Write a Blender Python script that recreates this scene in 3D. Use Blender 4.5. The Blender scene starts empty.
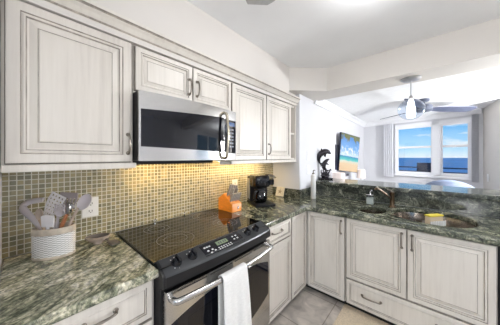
import bpy, bmesh, math, random
from mathutils import Vector, Matrix, noise
random.seed(7)
SC = bpy.context.scene
COL = SC.collection
R = math.radians

# ------------------------------------------------------------------ camera
CX, CH, YAW = 1.516, 1.396, R(41.54)
cd = bpy.data.cameras.new('camera'); cam = bpy.data.objects.new('camera', cd); COL.objects.link(cam)
cd.sensor_width = 36.0; cd.lens = 36.0 * 200.0 / 500.0
cd.shift_y = -5.4 / 500.0
cd.clip_start = 0.02; cd.clip_end = 20000
cam.location = (CX, 0, CH); cam.rotation_euler = (R(90), 0, YAW)
SC.camera = cam
SC.view_settings.view_transform = 'Standard'; SC.view_settings.look = 'None'
SC.view_settings.exposure = 0.12; SC.view_settings.gamma = 1.0
SC.view_settings.use_curve_mapping = False

# ------------------------------------------------------------------ world
W = bpy.data.worlds.new('sky'); SC.world = W; W.use_nodes = True
nt = W.node_tree; nt.nodes.clear()
_o = nt.nodes.new('ShaderNodeOutputWorld'); _b = nt.nodes.new('ShaderNodeBackground')
_tc = nt.nodes.new('ShaderNodeTexCoord'); _sx = nt.nodes.new('ShaderNodeSeparateXYZ')
_rp = nt.nodes.new('ShaderNodeValToRGB')
el = _rp.color_ramp.elements
el[0].position = 0.0; el[0].color = (.80, .90, .97, 1)
el[1].position = 1.0; el[1].color = (.10, .30, .75, 1)
for p, c in ((.03, (.48, .77, .97, 1)), (.12, (.16, .50, .91, 1)), (.4, (.09, .36, .82, 1))):
    e = el.new(p); e.color = c
_mp = nt.nodes.new('ShaderNodeMapping'); _mp.inputs['Scale'].default_value = (4, 4, 16)
_nz = nt.nodes.new('ShaderNodeTexNoise'); _nz.inputs['Scale'].default_value = 2.2; _nz.inputs['Detail'].default_value = 6
_cr = nt.nodes.new('ShaderNodeValToRGB'); _cr.color_ramp.elements[0].position = .56; _cr.color_ramp.elements[1].position = .72
_mx = nt.nodes.new('ShaderNodeMixRGB'); _mx.inputs[2].default_value = (.9, .94, .98, 1)
L_ = nt.links.new
L_(_tc.outputs['Generated'], _sx.inputs[0]); L_(_sx.outputs[2], _rp.inputs[0])
L_(_tc.outputs['Generated'], _mp.inputs[0]); L_(_mp.outputs[0], _nz.inputs[0]); L_(_nz.outputs[0], _cr.inputs[0])
L_(_cr.outputs[0], _mx.inputs[0]); L_(_rp.outputs[0], _mx.inputs[1]); L_(_mx.outputs[0], _b.inputs[0])
_b.inputs[1].default_value = 1.0
L_(_b.outputs[0], _o.inputs[0])

# light strengths (some serve lamps added out of view)
KITCHEN_LAMP = 27.0       # emission of the flush ceiling lamp diffuser
KITCHEN_FILL = 21.0         # emission of the unseen globes added to brighten the kitchen
LIVING_FILL = 265.0  # emission of the unseen globe added to brighten the living room
PENDANT_LAMP = 3.0
TASK_LAMP = 190.0         # warm bars under the wall cabinets and microwave

# ------------------------------------------------------------------ materials
MATS = {}
def node_mat(name):
    m = bpy.data.materials.new(name); m.use_nodes = True
    return m, m.node_tree, m.node_tree.nodes['Principled BSDF']
def N(t, k, **kw):
    n = t.nodes.new(k)
    for a, v in kw.items():
        if a in n.inputs: n.inputs[a].default_value = v
        else: setattr(n, a, v)
    return n
def ramp(t, stops):
    r = t.nodes.new('ShaderNodeValToRGB'); e = r.color_ramp.elements
    e[0].position, e[0].color = stops[0][0], (*stops[0][1], 1)
    e[1].position, e[1].color = stops[-1][0], (*stops[-1][1], 1)
    for p, c in stops[1:-1]:
        q = e.new(p); q.color = (*c, 1)
    return r
def coords(t, scale=(1, 1, 1), rot=(0, 0, 0)):
    tc = t.nodes.new('ShaderNodeTexCoord'); mp = t.nodes.new('ShaderNodeMapping')
    mp.inputs['Scale'].default_value = scale; mp.inputs['Rotation'].default_value = rot
    t.links.new(tc.outputs['Object'], mp.inputs[0]); return mp
def simple(name, c, rough=.5, metal=0., var=.0, scale=(20, 20, 20), emit=None, spec=.5, bump=0., coat=0.):
    m, t, p = node_mat(name)
    p.inputs['Base Color'].default_value = (*c, 1); p.inputs['Roughness'].default_value = rough
    p.inputs['Metallic'].default_value = metal; p.inputs['Specular IOR Level'].default_value = spec
    if coat: p.inputs['Coat Weight'].default_value = coat; p.inputs['Coat Roughness'].default_value = .08
    if var or bump:
        mp = coords(t, scale); nz = N(t, 'ShaderNodeTexNoise', Scale=1.0, Detail=5.0)
        t.links.new(mp.outputs[0], nz.inputs[0])
        if var:
            lo = tuple(max(0, x * (1 - var)) for x in c); hi = tuple(min(1, x * (1 + var)) for x in c)
            r = ramp(t, [(.3, lo), (.7, hi)])
            t.links.new(nz.outputs[0], r.inputs[0]); t.links.new(r.outputs[0], p.inputs['Base Color'])
        if bump:
            b = N(t, 'ShaderNodeBump', Strength=bump, Distance=.002)
            t.links.new(nz.outputs[0], b.inputs['Height']); t.links.new(b.outputs[0], p.inputs['Normal'])
    if emit:
        p.inputs['Emission Color'].default_value = (*emit[0], 1); p.inputs['Emission Strength'].default_value = emit[1]
    MATS[name] = m; return m
def glass_thin(name, tint=(1, 1, 1), refl=1.0):
    m, t, p = node_mat(name); t.nodes.remove(p)
    o = t.nodes['Material Output']; tr = N(t, 'ShaderNodeBsdfTransparent'); gl = N(t, 'ShaderNodeBsdfGlossy')
    tr.inputs[0].default_value = (*tint, 1); gl.inputs['Roughness'].default_value = .02
    lw = N(t, 'ShaderNodeLayerWeight', Blend=.5); fr = N(t, 'ShaderNodeMath', operation='POWER'); fr.inputs[1].default_value = 3.0
    t.links.new(lw.outputs['Facing'], fr.inputs[0]); mu = N(t, 'ShaderNodeMath', operation='MULTIPLY_ADD'); mu.inputs[1].default_value = .45 * refl; mu.inputs[2].default_value = .04 * refl
    mx = N(t, 'ShaderNodeMixShader')
    t.links.new(fr.outputs[0], mu.inputs[0]); t.links.new(mu.outputs[0], mx.inputs[0])
    t.links.new(tr.outputs[0], mx.inputs[1]); t.links.new(gl.outputs[0], mx.inputs[2]); t.links.new(mx.outputs[0], o.inputs[0])
    MATS[name] = m; return m

simple('wall', (.69, .69, .715), .7, var=.02, scale=(3, 3, 3))
simple('wall_warm', (.66, .625, .585), .7, var=.02, scale=(3, 3, 3))
simple('ceiling', (.87, .875, .885), .8, var=.02, scale=(4, 4, 4))
simple('ceiling_stipple', (.90, .905, .915), .85, var=.05, scale=(14, 40, 30), bump=.4)
simple('trim_white', (.84, .84, .86), .45)

def cabinet_paint():
    m, t, p = node_mat('cabinet_paint')
    mp = coords(t, (55, 55, 3.2)); nz = N(t, 'ShaderNodeTexNoise', Scale=1.0, Detail=4.0, Roughness=.6)
    mp2 = coords(t, (5, 5, 1.6)); n2 = N(t, 'ShaderNodeTexNoise', Scale=1.0, Detail=3.0)
    t.links.new(mp.outputs[0], nz.inputs[0]); t.links.new(mp2.outputs[0], n2.inputs[0])
    r = ramp(t, [(.25, (.555, .512, .457)), (.5, (.675, .632, .57)), (.8, (.75, .71, .65))])
    ad = N(t, 'ShaderNodeMath', operation='ADD'); ml = N(t, 'ShaderNodeMath', operation='MULTIPLY'); ml.inputs[1].default_value = .5
    t.links.new(nz.outputs[0], ad.inputs[0]); t.links.new(n2.outputs[0], ad.inputs[1]); t.links.new(ad.outputs[0], ml.inputs[0])
    t.links.new(ml.outputs[0], r.inputs[0]); t.links.new(r.outputs[0], p.inputs['Base Color'])
    p.inputs['Roughness'].default_value = .36
    MATS['paint'] = m
cabinet_paint()
simple('glaze', (.36, .32, .275), .5, var=.35, scale=(30, 30, 12))
simple('seam', (.13, .11, .09), .7)
simple('gap_dark', (.03, .027, .024), .8)
simple('cabinet_inside', (.55, .52, .48), .6)

def granite(name, shift=0.0, sc=1.0, neutral=0.22, stretch=(2.8, 8.5, 6), rot=127):
    m, t, p = node_mat(name)
    mp = coords(t, tuple(1 / (q * sc) for q in stretch), (0, R(12), R(rot))); mp.vector_type = 'TEXTURE'
    w = N(t, 'ShaderNodeTexNoise', Scale=.9, Detail=4.0)
    t.links.new(mp.outputs[0], w.inputs[0])
    mxv = N(t, 'ShaderNodeMixRGB', blend_type='ADD'); mxv.inputs[0].default_value = .8
    t.links.new(mp.outputs[0], mxv.inputs[1]); t.links.new(w.outputs['Color'], mxv.inputs[2])
    n1 = N(t, 'ShaderNodeTexNoise', Scale=2.4, Detail=12.0, Roughness=.76, Distortion=.8)
    t.links.new(mxv.outputs[0], n1.inputs[0])
    s = shift
    r = ramp(t, [(.33 + s, (.026, .030, .024)), (.42 + s, (.080, .095, .060)), (.475 + s, (.185, .20, .12)),
                 (.52 + s, (.33, .325, .21)), (.57 + s, (.50, .47, .33)), (.67 + s, (.72, .69, .60))])
    t.links.new(n1.outputs[0], r.inputs[0])
    mg = coords(t, (85, 85, 85)); ng = N(t, 'ShaderNodeTexNoise', Scale=1.0, Detail=3.0)
    t.links.new(mg.outputs[0], ng.inputs[0])
    rg = ramp(t, [(.36, (.25, .27, .26)), (.50, (.85, .85, .82)), (.66, (1.5, 1.46, 1.36))])
    t.links.new(ng.outputs[0], rg.inputs[0])
    mm = N(t, 'ShaderNodeMixRGB', blend_type='MULTIPLY'); mm.inputs[0].default_value = .75
    t.links.new(r.outputs[0], mm.inputs[1]); t.links.new(rg.outputs[0], mm.inputs[2])
    hs = N(t, 'ShaderNodeHueSaturation'); hs.inputs['Saturation'].default_value = 1 - neutral
    t.links.new(mm.outputs[0], hs.inputs['Color']); t.links.new(hs.outputs[0], p.inputs['Base Color'])
    p.inputs['Roughness'].default_value = .13
    MATS[name] = m
granite('granite', -0.022); granite('granite_mid', .058, 1.1, .28, (3.4, 7.5, 6), 150)
granite('granite_dark', 0.085, 1.0, .45, (6, 6, 6), 20)

def mosaic():
    m, t, p = node_mat('glass_mosaic')
    tc = N(t, 'ShaderNodeTexCoord'); sp = N(t, 'ShaderNodeSeparateXYZ'); cb = N(t, 'ShaderNodeCombineXYZ')
    t.links.new(tc.outputs['Object'], sp.inputs[0]); t.links.new(sp.outputs[1], cb.inputs[0]); t.links.new(sp.outputs[2], cb.inputs[1])
    br = N(t, 'ShaderNodeTexBrick', offset=0.0, squash=1.0)
    br.inputs['Scale'].default_value = 1.0; br.inputs['Brick Width'].default_value = .0245; br.inputs['Row Height'].default_value = .0245
    br.inputs['Mortar Size'].default_value = .0019; br.inputs['Mortar Smooth'].default_value = .1; br.inputs['Bias'].default_value = 0
    br.inputs['Color1'].default_value = (.17, .16, .10, 1); br.inputs['Color2'].default_value = (.36, .31, .17, 1)
    br.inputs['Mortar'].default_value = (.66, .64, .56, 1)
    t.links.new(cb.outputs[0], br.inputs[0]); t.links.new(br.outputs[0], p.inputs['Base Color'])
    rr = ramp(t, [(0, (.12, .12, .12)), (1, (.7, .7, .7))]); t.links.new(br.outputs['Fac'], rr.inputs[0]); t.links.new(rr.outputs[0], p.inputs['Roughness'])
    bp = N(t, 'ShaderNodeBump', Strength=.5, Distance=.0015, invert=True)
    t.links.new(br.outputs['Fac'], bp.inputs['Height']); t.links.new(bp.outputs[0], p.inputs['Normal'])
    MATS['mosaic'] = m
mosaic()

def floor_mat():
    m, t, p = node_mat('floor_tile')
    mp = coords(t, (1, 1, 1), (0, 0, R(0)))
    br = N(t, 'ShaderNodeTexBrick', offset=0.0)
    br.inputs['Scale'].default_value = 1.0; br.inputs['Brick Width'].default_value = .42; br.inputs['Row Height'].default_value = .42
    br.inputs['Mortar Size'].default_value = .004; br.inputs['Mortar'].default_value = (.30, .27, .23, 1)
    br.inputs['Color1'].default_value = (.50, .465, .425, 1); br.inputs['Color2'].default_value = (.56, .52, .48, 1)
    t.links.new(mp.outputs[0], br.inputs[0])
    nz = N(t, 'ShaderNodeTexNoise', Scale=9.0, Detail=7.0, Distortion=.8); t.links.new(mp.outputs[0], nz.inputs[0])
    r = ramp(t, [(.3, (.55, .52, .50)), (.5, (.95, .92, .88)), (.7, (1.35, 1.3, 1.25))]); t.links.new(nz.outputs[0], r.inputs[0])
    mm = N(t, 'ShaderNodeMixRGB', blend_type='MULTIPLY'); mm.inputs[0].default_value = .8
    t.links.new(br.outputs[0], mm.inputs[1]); t.links.new(r.outputs[0], mm.inputs[2]); t.links.new(mm.outputs[0], p.inputs['Base Color'])
    p.inputs['Roughness'].default_value = .4
    MATS['floor'] = m
floor_mat()

def steel(name, c=(.62, .605, .58), rough=.27, sc=(2, 2, 260)):
    m, t, p = node_mat(name)
    p.inputs['Metallic'].default_value = 1.0; p.inputs['Base Color'].default_value = (*c, 1)
    mp = coords(t, sc); nz = N(t, 'ShaderNodeTexNoise', Scale=1.0, Detail=2.0); t.links.new(mp.outputs[0], nz.inputs[0])
    r = ramp(t, [(.3, (rough * .75,) * 3), (.7, (rough * 1.3,) * 3)]); t.links.new(nz.outputs[0], r.inputs[0]); t.links.new(r.outputs[0], p.inputs['Roughness'])
    MATS[name] = m
steel('steel', (.54, .53, .515), .20, (2, 2, 120)); steel('sink_steel', (.46, .41, .365), .17, (30, 30, 2))
steel('nickel', (.27, .24, .205), .33, (40, 40, 40)); steel('chrome', (.75, .75, .75), .12, (30, 30, 30))
steel('brushed_grey', (.50, .50, .51), .4)
steel('gold_steel', (.46, .41, .32), .2, (30, 30, 30))
simple('black_plastic', (.009, .009, .010), .32, spec=.3); simple('black_gloss', (.004, .0045, .007), .06, spec=.4)
simple('black_glass', (.003, .0036, .008), .035, spec=.42); simple('charcoal_metal', (.055, .057, .061), .30, metal=.5)
simple('cooktop_glass', (.003, .003, .004), .03, spec=.7); simple('charcoal', (.04, .042, .045), .4); simple('key_grey', (.16, .18, .22), .4); simple('legend', (.7, .7, .68), .5)
simple('burner_line', (.22, .22, .22), .3)
simple('display', (.02, .03, .02), .2, emit=((.50, .62, .38), .35)); simple('display_blue', (.01, .02, .06), .2, emit=((.1, .3, .8), .25))
simple('towel', (.70, .69, .67), .95, var=.06, scale=(60, 60, 220), bump=.5)
simple('rug', (.72, .60, .44), .95, var=.16, scale=(120, 120, 120), bump=.6)
simple('ceramic_white', (.76, .75, .73), .35); simple('weave_gap', (.30, .28, .26), .6); simple('ceramic_tan', (.50, .43, .34), .45, var=.25, scale=(30, 30, 30))
simple('plastic_white', (.85, .85, .84), .35); simple('outlet_dark', (.05, .05, .05), .6)
simple('nylon_lilac', (.56, .52, .55), .4); simple('nylon_white', (.78, .76, .78), .38); simple('nylon_taupe', (.33, .29, .30), .45)
simple('nylon_dark', (.10, .085, .085), .4)
simple('wood_tan', (.46, .34, .24), .5, var=.2, scale=(12, 12, 60)); simple('wood_red', (.36, .14, .06), .45, var=.2, scale=(20, 20, 50))
simple('wood_grey', (.42, .34, .28), .5, var=.25, scale=(30, 60, 30))
simple('wood_orange', (.80, .27, .03), .35, var=.14, scale=(16, 16, 60), coat=.3)
simple('knife_grey', (.40, .385, .37), .38, metal=.4, var=.2, scale=(60, 60, 60)); simple('spoon_dark', (.10, .085, .075), .35)
simple('bronze', (.035, .032, .038), .24, metal=.75); simple('bronze_dark', (.12, .08, .05), .3, metal=.9)
simple('lampshade', (.82, .72, .68), .8, emit=((1, .86, .80), .12)); simple('lamp_base', (.6, .6, .62), .3)
simple('diffuser', (.9, .9, .9), .5, emit=((.99, .99, 1.0), KITCHEN_LAMP)); simple('kitchen_fill', (.9, .9, .9), .5, emit=((.985, .99, 1.0), KITCHEN_FILL))
simple('living_fill', (.9, .9, .9), .5, emit=((.96, .98, 1.0), LIVING_FILL)); simple('pendant_glow', (.95, .95, .95), .5, emit=((1, .98, .95), PENDANT_LAMP))
simple('bar_glow', (.9, .8, .6), .5, emit=((1.0, .70, .30), TASK_LAMP * .22)); simple('task_glow', (.9, .8, .6), .5, emit=((1.0, .66, .22), TASK_LAMP))
simple('fan_grey', (.075, .085, .13), .4, var=.1, scale=(3, 60, 3)); simple('fan_body', (.11, .125, .17), .4)
simple('curtain', (.72, .72, .75), .85); simple('shade_cloth', (.82, .82, .85), .85)
simple('sea', (.02, .21, .46), .35, var=.18, scale=(.003, .004, 1)); simple('balcony', (.5, .5, .5), .8); simple('rail_dark', (.03, .04, .06), .5)
simple('mesh_dark', (.02, .03, .06), .7); simple('upholstery', (.20, .24, .34), .8, var=.06, scale=(40, 40, 40)); simple('console_wood', (.72, .72, .73), .5)
simple('tile_beige', (.68, .62, .50), .5, var=.08, scale=(30, 30, 30)); simple('tile_star', (.33, .26, .18), .6)
simple('sponge_yellow', (.72, .58, .06), .9, bump=.5, scale=(200, 200, 200)); simple('sponge_tan', (.62, .50, .34), .9, bump=.5, scale=(200, 200, 200))
simple('tv_black', (.01, .012, .03), .3)
glass_thin('window_glass', (.97, .985, 1)); glass_thin('globe_glass', (.86, .91, .98), 1.2); glass_thin('jar_glass', (.75, .80, .80), 1.2); glass_thin('carafe_glass', (.25, .25, .27), 1.2)

def tv_mat():
    m, t, p = node_mat('tv_picture')
    tc = N(t, 'ShaderNodeTexCoord'); sp = N(t, 'ShaderNodeSeparateXYZ'); t.links.new(tc.outputs['UV'], sp.inputs[0])
    base = ramp(t, [(0, (.80, .56, .32)), (.20, (.86, .66, .42)), (.27, (.80, .80, .66)), (.30, (.16, .66, .62)), (.38, (.05, .42, .52)), (.405, (.10, .30, .60)),
                    (.42, (.70, .84, .96)), (.60, (.22, .48, .86)), (1, (.06, .22, .66))])
    wv = N(t, 'ShaderNodeTexNoise', Scale=5.0, Detail=2.0); t.links.new(tc.outputs['UV'], wv.inputs[0])
    ms = N(t, 'ShaderNodeMath', operation='MULTIPLY_ADD'); ms.inputs[1].default_value = .05
    t.links.new(wv.outputs[0], ms.inputs[0]); 
    sub = N(t, 'ShaderNodeMath', operation='SUBTRACT'); sub.inputs[1].default_value = .025
    t.links.new(sp.outputs[1], sub.inputs[0]); t.links.new(sub.outputs[0], ms.inputs[2]); t.links.new(ms.outputs[0], base.inputs[0])
    cl = N(t, 'ShaderNodeTexNoise', Scale=9.0, Detail=5.0); t.links.new(tc.outputs['UV'], cl.inputs[0])
    band = ramp(t, [(.40, (0, 0, 0)), (.48, (1, 1, 1)), (.58, (1, 1, 1)), (.72, (0, 0, 0))]); t.links.new(sp.outputs[1], band.inputs[0])
    cr = ramp(t, [(.50, (0, 0, 0)), (.60, (1, 1, 1))]); t.links.new(cl.outputs[0], cr.inputs[0])
    mu = N(t, 'ShaderNodeMath', operation='MULTIPLY'); t.links.new(band.outputs[0], mu.inputs[0]); t.links.new(cr.outputs[0], mu.inputs[1])
    m1 = N(t, 'ShaderNodeMixRGB'); m1.inputs[2].default_value = (.92, .94, .96, 1)
    t.links.new(mu.outputs[0], m1.inputs[0]); t.links.new(base.outputs[0], m1.inputs[1])
    # palm fronds hanging from the top edge
    mp = N(t, 'ShaderNodeMapping'); mp.inputs['Scale'].default_value = (26, 3, 1); mp.inputs['Rotation'].default_value = (0, 0, R(14))
    t.links.new(tc.outputs['UV'], mp.inputs[0]); pn = N(t, 'ShaderNodeTexNoise', Scale=1.0, Detail=3.0); t.links.new(mp.outputs[0], pn.inputs[0])
    big = N(t, 'ShaderNodeTexNoise', Scale=4.5, Detail=1.0); t.links.new(tc.outputs['UV'], big.inputs[0])
    a1 = N(t, 'ShaderNodeMath', operation='MULTIPLY_ADD'); a1.inputs[1].default_value = 1.9; a1.inputs[2].default_value = -2.02
    t.links.new(sp.outputs[1], a1.inputs[0])
    a2 = N(t, 'ShaderNodeMath', operation='ADD'); t.links.new(a1.outputs[0], a2.inputs[0]); t.links.new(pn.outputs[0], a2.inputs[1])
    a3 = N(t, 'ShaderNodeMath', operation='ADD'); t.links.new(a2.outputs[0], a3.inputs[0]); t.links.new(big.outputs[0], a3.inputs[1])
    pr = ramp(t, [(.60, (0, 0, 0)), (.68, (1, 1, 1))]); t.links.new(a3.outputs[0], pr.inputs[0])
    m2 = N(t, 'ShaderNodeMixRGB'); m2.inputs[2].default_value = (.16, .17, .04, 1)
    t.links.new(pr.outputs[0], m2.inputs[0]); t.links.new(m1.outputs[0], m2.inputs[1])
    p.inputs['Base Color'].default_value = (0.01, 0.01, 0.01, 1); p.inputs['Roughness'].default_value = .25
    t.links.new(m2.outputs[0], p.inputs['Emission Color']); p.inputs['Emission Strength'].default_value = .95
    MATS['tv_picture'] = m
tv_mat()

# ------------------------------------------------------------------ mesh helpers
ORG = {}
def V(*a): return Vector(a)
class MB:
    def __init__(self): self.bm = bmesh.new(); self.bevelled = False
    def face(self, vs, mi=0):
        try: f = self.bm.faces.new(vs); f.material_index = mi; return f
        except ValueError: return None
    def merge(self, other, mi=None):
        me = bpy.data.meshes.new('tmp'); other.to_mesh(me)
        n = len(self.bm.faces); self.bm.from_mesh(me); bpy.data.meshes.remove(me)
        if mi is not None:
            self.bm.faces.ensure_lookup_table()
            for f in list(self.bm.faces)[n:]: f.material_index = mi
    def box(self, x0, x1, y0, y1, z0, z1, bev=0, mi=0, seg=2, M=None):
        b = bmesh.new()
        vs = [b.verts.new((x, y, z)) for x in (x0, x1) for y in (y0, y1) for z in (z0, z1)]
        for q in ((0, 1, 3, 2), (4, 6, 7, 5), (0, 4, 5, 1), (2, 3, 7, 6), (0, 2, 6, 4), (1, 5, 7, 3)): b.faces.new([vs[i] for i in q])
        if bev: self.bevelled = True; bmesh.ops.bevel(b, geom=list(b.edges), offset=bev, segments=seg, profile=.5, affect='EDGES')
        bmesh.ops.recalc_face_normals(b, faces=list(b.faces))
        if M is not None: bmesh.ops.transform(b, matrix=M, verts=list(b.verts))
        self.merge(b, mi); b.free(); return self
    def obox(self, c, ax, ay, az, bev=0, mi=0):
        """box centred at c with half-axis vectors"""
        lx, ly, lz = ax.length, ay.length, az.length
        M = Matrix((( ax.x/lx, ay.x/ly, az.x/lz, c.x), (ax.y/lx, ay.y/ly, az.y/lz, c.y), (ax.z/lx, ay.z/ly, az.z/lz, c.z), (0, 0, 0, 1)))
        return self.box(-lx, lx, -ly, ly, -lz, lz, bev, mi, M=M)
    def loft(self, loops, mi=0, closed=True, cap=True, mis=None):
        rows = [[self.bm.verts.new(p) for p in lp] for lp in loops]
        n = len(rows[0])
        for k, (a, b) in enumerate(zip(rows, rows[1:])):
            for i in range(n if closed else n - 1):
                j = (i + 1) % n
                self.face((a[i], a[j], b[j], b[i]), mis[i] if mis else mi)
        if cap:
            self.face(rows[0][::-1], mi); self.face(rows[-1], mi)
        return self
    def tube(self, pts, r, seg=10, mi=0, flat=None, cap=True):
        pts = [Vector(p) for p in pts]; n = len(pts)
        rs = r if isinstance(r, (list, tuple)) else [r] * n
        loops = []; up = None
        for i, p in enumerate(pts):
            d = (pts[min(i + 1, n - 1)] - pts[max(i - 1, 0)]).normalized()
            if up is None:
                up = V(0, 0, 1) if abs(d.z) < .9 else V(1, 0, 0)
                if flat is not None: up = Vector(flat[0])
            s = d.cross(up).normalized(); up = s.cross(d).normalized()
            k = flat[1] if flat is not None else 1.0
            loops.append([p + (s * math.cos(a) + up * math.sin(a) * k) * rs[i] for a in [2 * math.pi * q / seg for q in range(seg)]])
        return self.loft(loops, mi, cap=cap)
    def lathe(self, prof, c=(0, 0, 0), seg=28, mi=0, sx=1, sy=1, rot=0, cap=True, ax=None):
        c = Vector(c); loops = []
        M = Matrix.Identity(3)
        if ax is not None: M = Vector(ax).to_track_quat('Z', 'Y').to_matrix()
        for r, z in prof:
            lp = []
            for q in range(seg):
                a = 2 * math.pi * q / seg; x, y = r * sx * math.cos(a), r * sy * math.sin(a)
                x, y = x * math.cos(rot) - y * math.sin(rot), x * math.sin(rot) + y * math.cos(rot)
                lp.append(c + M @ V(x, y, z))
            loops.append(lp)
        return self.loft(loops, mi, cap=cap)
    def prism(self, poly, O, U, Vv, Nn, d0, d1, mi=0):
        a = [O + U * x + Vv * y + Nn * d0 for x, y in poly]; b = [O + U * x + Vv * y + Nn * d1 for x, y in poly]
        return self.loft([a, b], mi)
    def ball(self, c, r, s=(1, 1, 1), mi=0, seg=16):
        b = bmesh.new(); bmesh.ops.create_uvsphere(b, u_segments=seg, v_segments=max(6, seg // 2), radius=r)
        bmesh.ops.scale(b, vec=s, verts=list(b.verts)); bmesh.ops.translate(b, vec=c, verts=list(b.verts))
        self.merge(b, mi); b.free(); return self
    def build(self, name, mats, parent=None, org=None, angle=38, smooth=True):
        bm = self.bm
        bmesh.ops.recalc_face_normals(bm, faces=list(bm.faces))
        me = bpy.data.meshes.new(name)
        if parent is not None: org = ORG[parent]
        elif org is None:
            xs = [v.co for v in bm.verts]
            lo = [min(c[i] for c in xs) for i in range(3)]; hi = [max(c[i] for c in xs) for i in range(3)]
            org = V((lo[0] + hi[0]) / 2, (lo[1] + hi[1]) / 2, lo[2])
        org = Vector(org)
        for v in bm.verts: v.co -= org
        if smooth:
            for f in bm.faces: f.smooth = True
        bm.to_mesh(me); bm.free()
        if smooth: me.set_sharp_from_angle(angle=R(angle))
        for m in (mats if isinstance(mats, (list, tuple)) else [mats]): me.materials.append(MATS[m])
        o = bpy.data.objects.new(name, me); COL.objects.link(o); ORG[o] = org
        if self.bevelled and smooth:
            wn = o.modifiers.new('weighted', 'WEIGHTED_NORMAL'); wn.keep_sharp = True; wn.weight = 90
        if parent is not None: o.parent = parent
        else: o.location = org
        return o
def tag(o, label=None, cat=None, group=None, kind=None):
    if label: o['label'] = label
    if cat: o['category'] = cat
    if group: o['group'] = group
    if kind: o['kind'] = kind
    return o
def thing(name, loc, label, cat, group=None):
    o = bpy.data.objects.new(name, None); COL.objects.link(o); o.location = loc; o.empty_display_size = .05
    ORG[o] = Vector(loc); return tag(o, label, cat, group)
def struct(name, mb, mats, **k):
    return tag(mb.build(name, mats, **k), kind='structure')
def B(*a, **k): return MB().box(*a, **k)
X1, Y1, Z1 = V(1, 0, 0), V(0, 1, 0), V(0, 0, 1)
def slab_from_outline(loops, z0, z1, bev):
    """flat slab with holes and rounded edges, from 2D outlines"""
    cu = bpy.data.curves.new('outline', 'CURVE'); cu.dimensions = '2D'; cu.fill_mode = 'BOTH'
    cu.extrude = (z1 - z0) / 2 - bev; cu.bevel_depth = bev; cu.bevel_resolution = 3; cu.offset = -bev
    for lp in loops:
        s = cu.splines.new('POLY'); s.points.add(len(lp) - 1); s.use_cyclic_u = True
        for p, (x, y) in zip(s.points, lp): p.co = (x, y, 0, 1)
    o = bpy.data.objects.new('outline', cu); COL.objects.link(o)
    dg = bpy.context.evaluated_depsgraph_get(); me = bpy.data.meshes.new_from_object(o.evaluated_get(dg))
    bpy.data.objects.remove(o); bpy.data.curves.remove(cu)
    mb = MB(); mb.bevelled = True; mb.bm.from_mesh(me); bpy.data.meshes.remove(me)
    bmesh.ops.remove_doubles(mb.bm, verts=list(mb.bm.verts), dist=1e-5)
    for v in mb.bm.verts: v.co.z += (z0 + z1) / 2
    for f in mb.bm.faces: f.material_index = 0
    return mb
def bez(p0, p1, p2, p3, n=10):
    p0, p1, p2, p3 = map(Vector, (p0, p1, p2, p3)); out = []
    for i in range(n + 1):
        t = i / n; out.append(p0 * (1 - t) ** 3 + p1 * 3 * t * (1 - t) ** 2 + p2 * 3 * t * t * (1 - t) + p3 * t ** 3)
    return out
def catmull(pts, n=6):
    P = [Vector(p) for p in pts]; P = [P[0] * 2 - P[1]] + P + [P[-1] * 2 - P[-2]]; out = []
    for i in range(1, len(P) - 2):
        for k in range(n):
            t = k / n; a, b, c, d = P[i - 1], P[i], P[i + 1], P[i + 2]
            out.append(.5 * ((2 * b) + (c - a) * t + (2 * a - 5 * b + 4 * c - d) * t * t + (3 * b - a - 3 * c + d) * t ** 3))
    out.append(P[-2]); return out
def lerp_list(rs, m):
    out = []
    for i in range(m):
        t = i / (m - 1) * (len(rs) - 1); k = min(int(t), len(rs) - 2); out.append(rs[k] * (1 - t + k) + rs[k + 1] * (t - k))
    return out

# ------------------------------------------------------------------ the setting
ZK, ZB, ZL = 2.403, 2.145, 2.19       # kitchen ceiling, beam underside, living ceiling
XW, YS = .385, 2.16                   # living wall plane, stub wall plane
YF = 5.355
FZ = .055                              # floor level
E12 = V(math.cos(R(12)), -math.sin(R(12)), 0); N12 = V(math.sin(R(12)), math.cos(R(12)), 0)
W0 = V(XW, YF, 0)
def wall_pt(s, z, out=0.0): return W0 + E12 * s + Z1 * z + N12 * out
struct('floor', B(-.2, 4.5, -3.1, 6.0, -.1, FZ), 'floor')
struct('wall_range', B(-.12, 0, -3.0, YS, 0, ZK), 'wall')
struct('wall_end', B(0, .72, -.2, -.07, 0, ZK), 'wall')
struct('wall_television', B(-.12, XW, YS, YF + .3, 0, ZL + .3), 'wall')
s_ = MB()
s_.prism([(0, -.2), (.36, -.2), (.36, 1.969), (.666, 2.276), (4.5, 2.276), (4.5, 2.60), (0, 2.60)], V(0, 0, 0), X1, Y1, Z1, ZB, ZK + .1)
s_.box(0, .36, -.07, 1.965, 2.0, ZB); s_.box(0, .33, 1.96, YS, 2.0, ZB)
struct('trim_beam', s_, 'wall_warm')
struct('ceiling_kitchen', B(.2, 4.5, -3.1, 2.4, ZK, ZK + .1), 'ceiling')
struct('ceiling_living', B(.2, 4.5, 2.55, 6.0, ZL, ZL + .1), 'ceiling_stipple')
# window wall, with the opening cut
w = MB()
def wseg(mb, s0, s1, z0, z1, o0=0., o1=.14, mi=0, bev=0):
    c = wall_pt((s0 + s1) / 2, (z0 + z1) / 2, (o0 + o1) / 2)
    return mb.obox(c, E12 * ((s1 - s0) / 2), N12 * ((o1 - o0) / 2), Z1 * ((z1 - z0) / 2), bev, mi)
WS0, WS1, WZ0, WZ1 = .63, 1.745, 1.04, 2.06
wseg(w, -.2, WS0, 0, 2.4); wseg(w, WS1, 2.2, 0, 2.4); wseg(w, WS0, WS1, 0, WZ0); wseg(w, WS0, WS1, WZ1, 2.4)
struct('wall_window', w, 'wall')
struct('wall_right', MB().prism([(2.19, 5.10), (2.33, 5.10), (2.40, 4.22), (2.26, 4.22)], V(0, 0, 0), X1, Y1, Z1, 0, 2.4), 'wall_warm')
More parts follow.
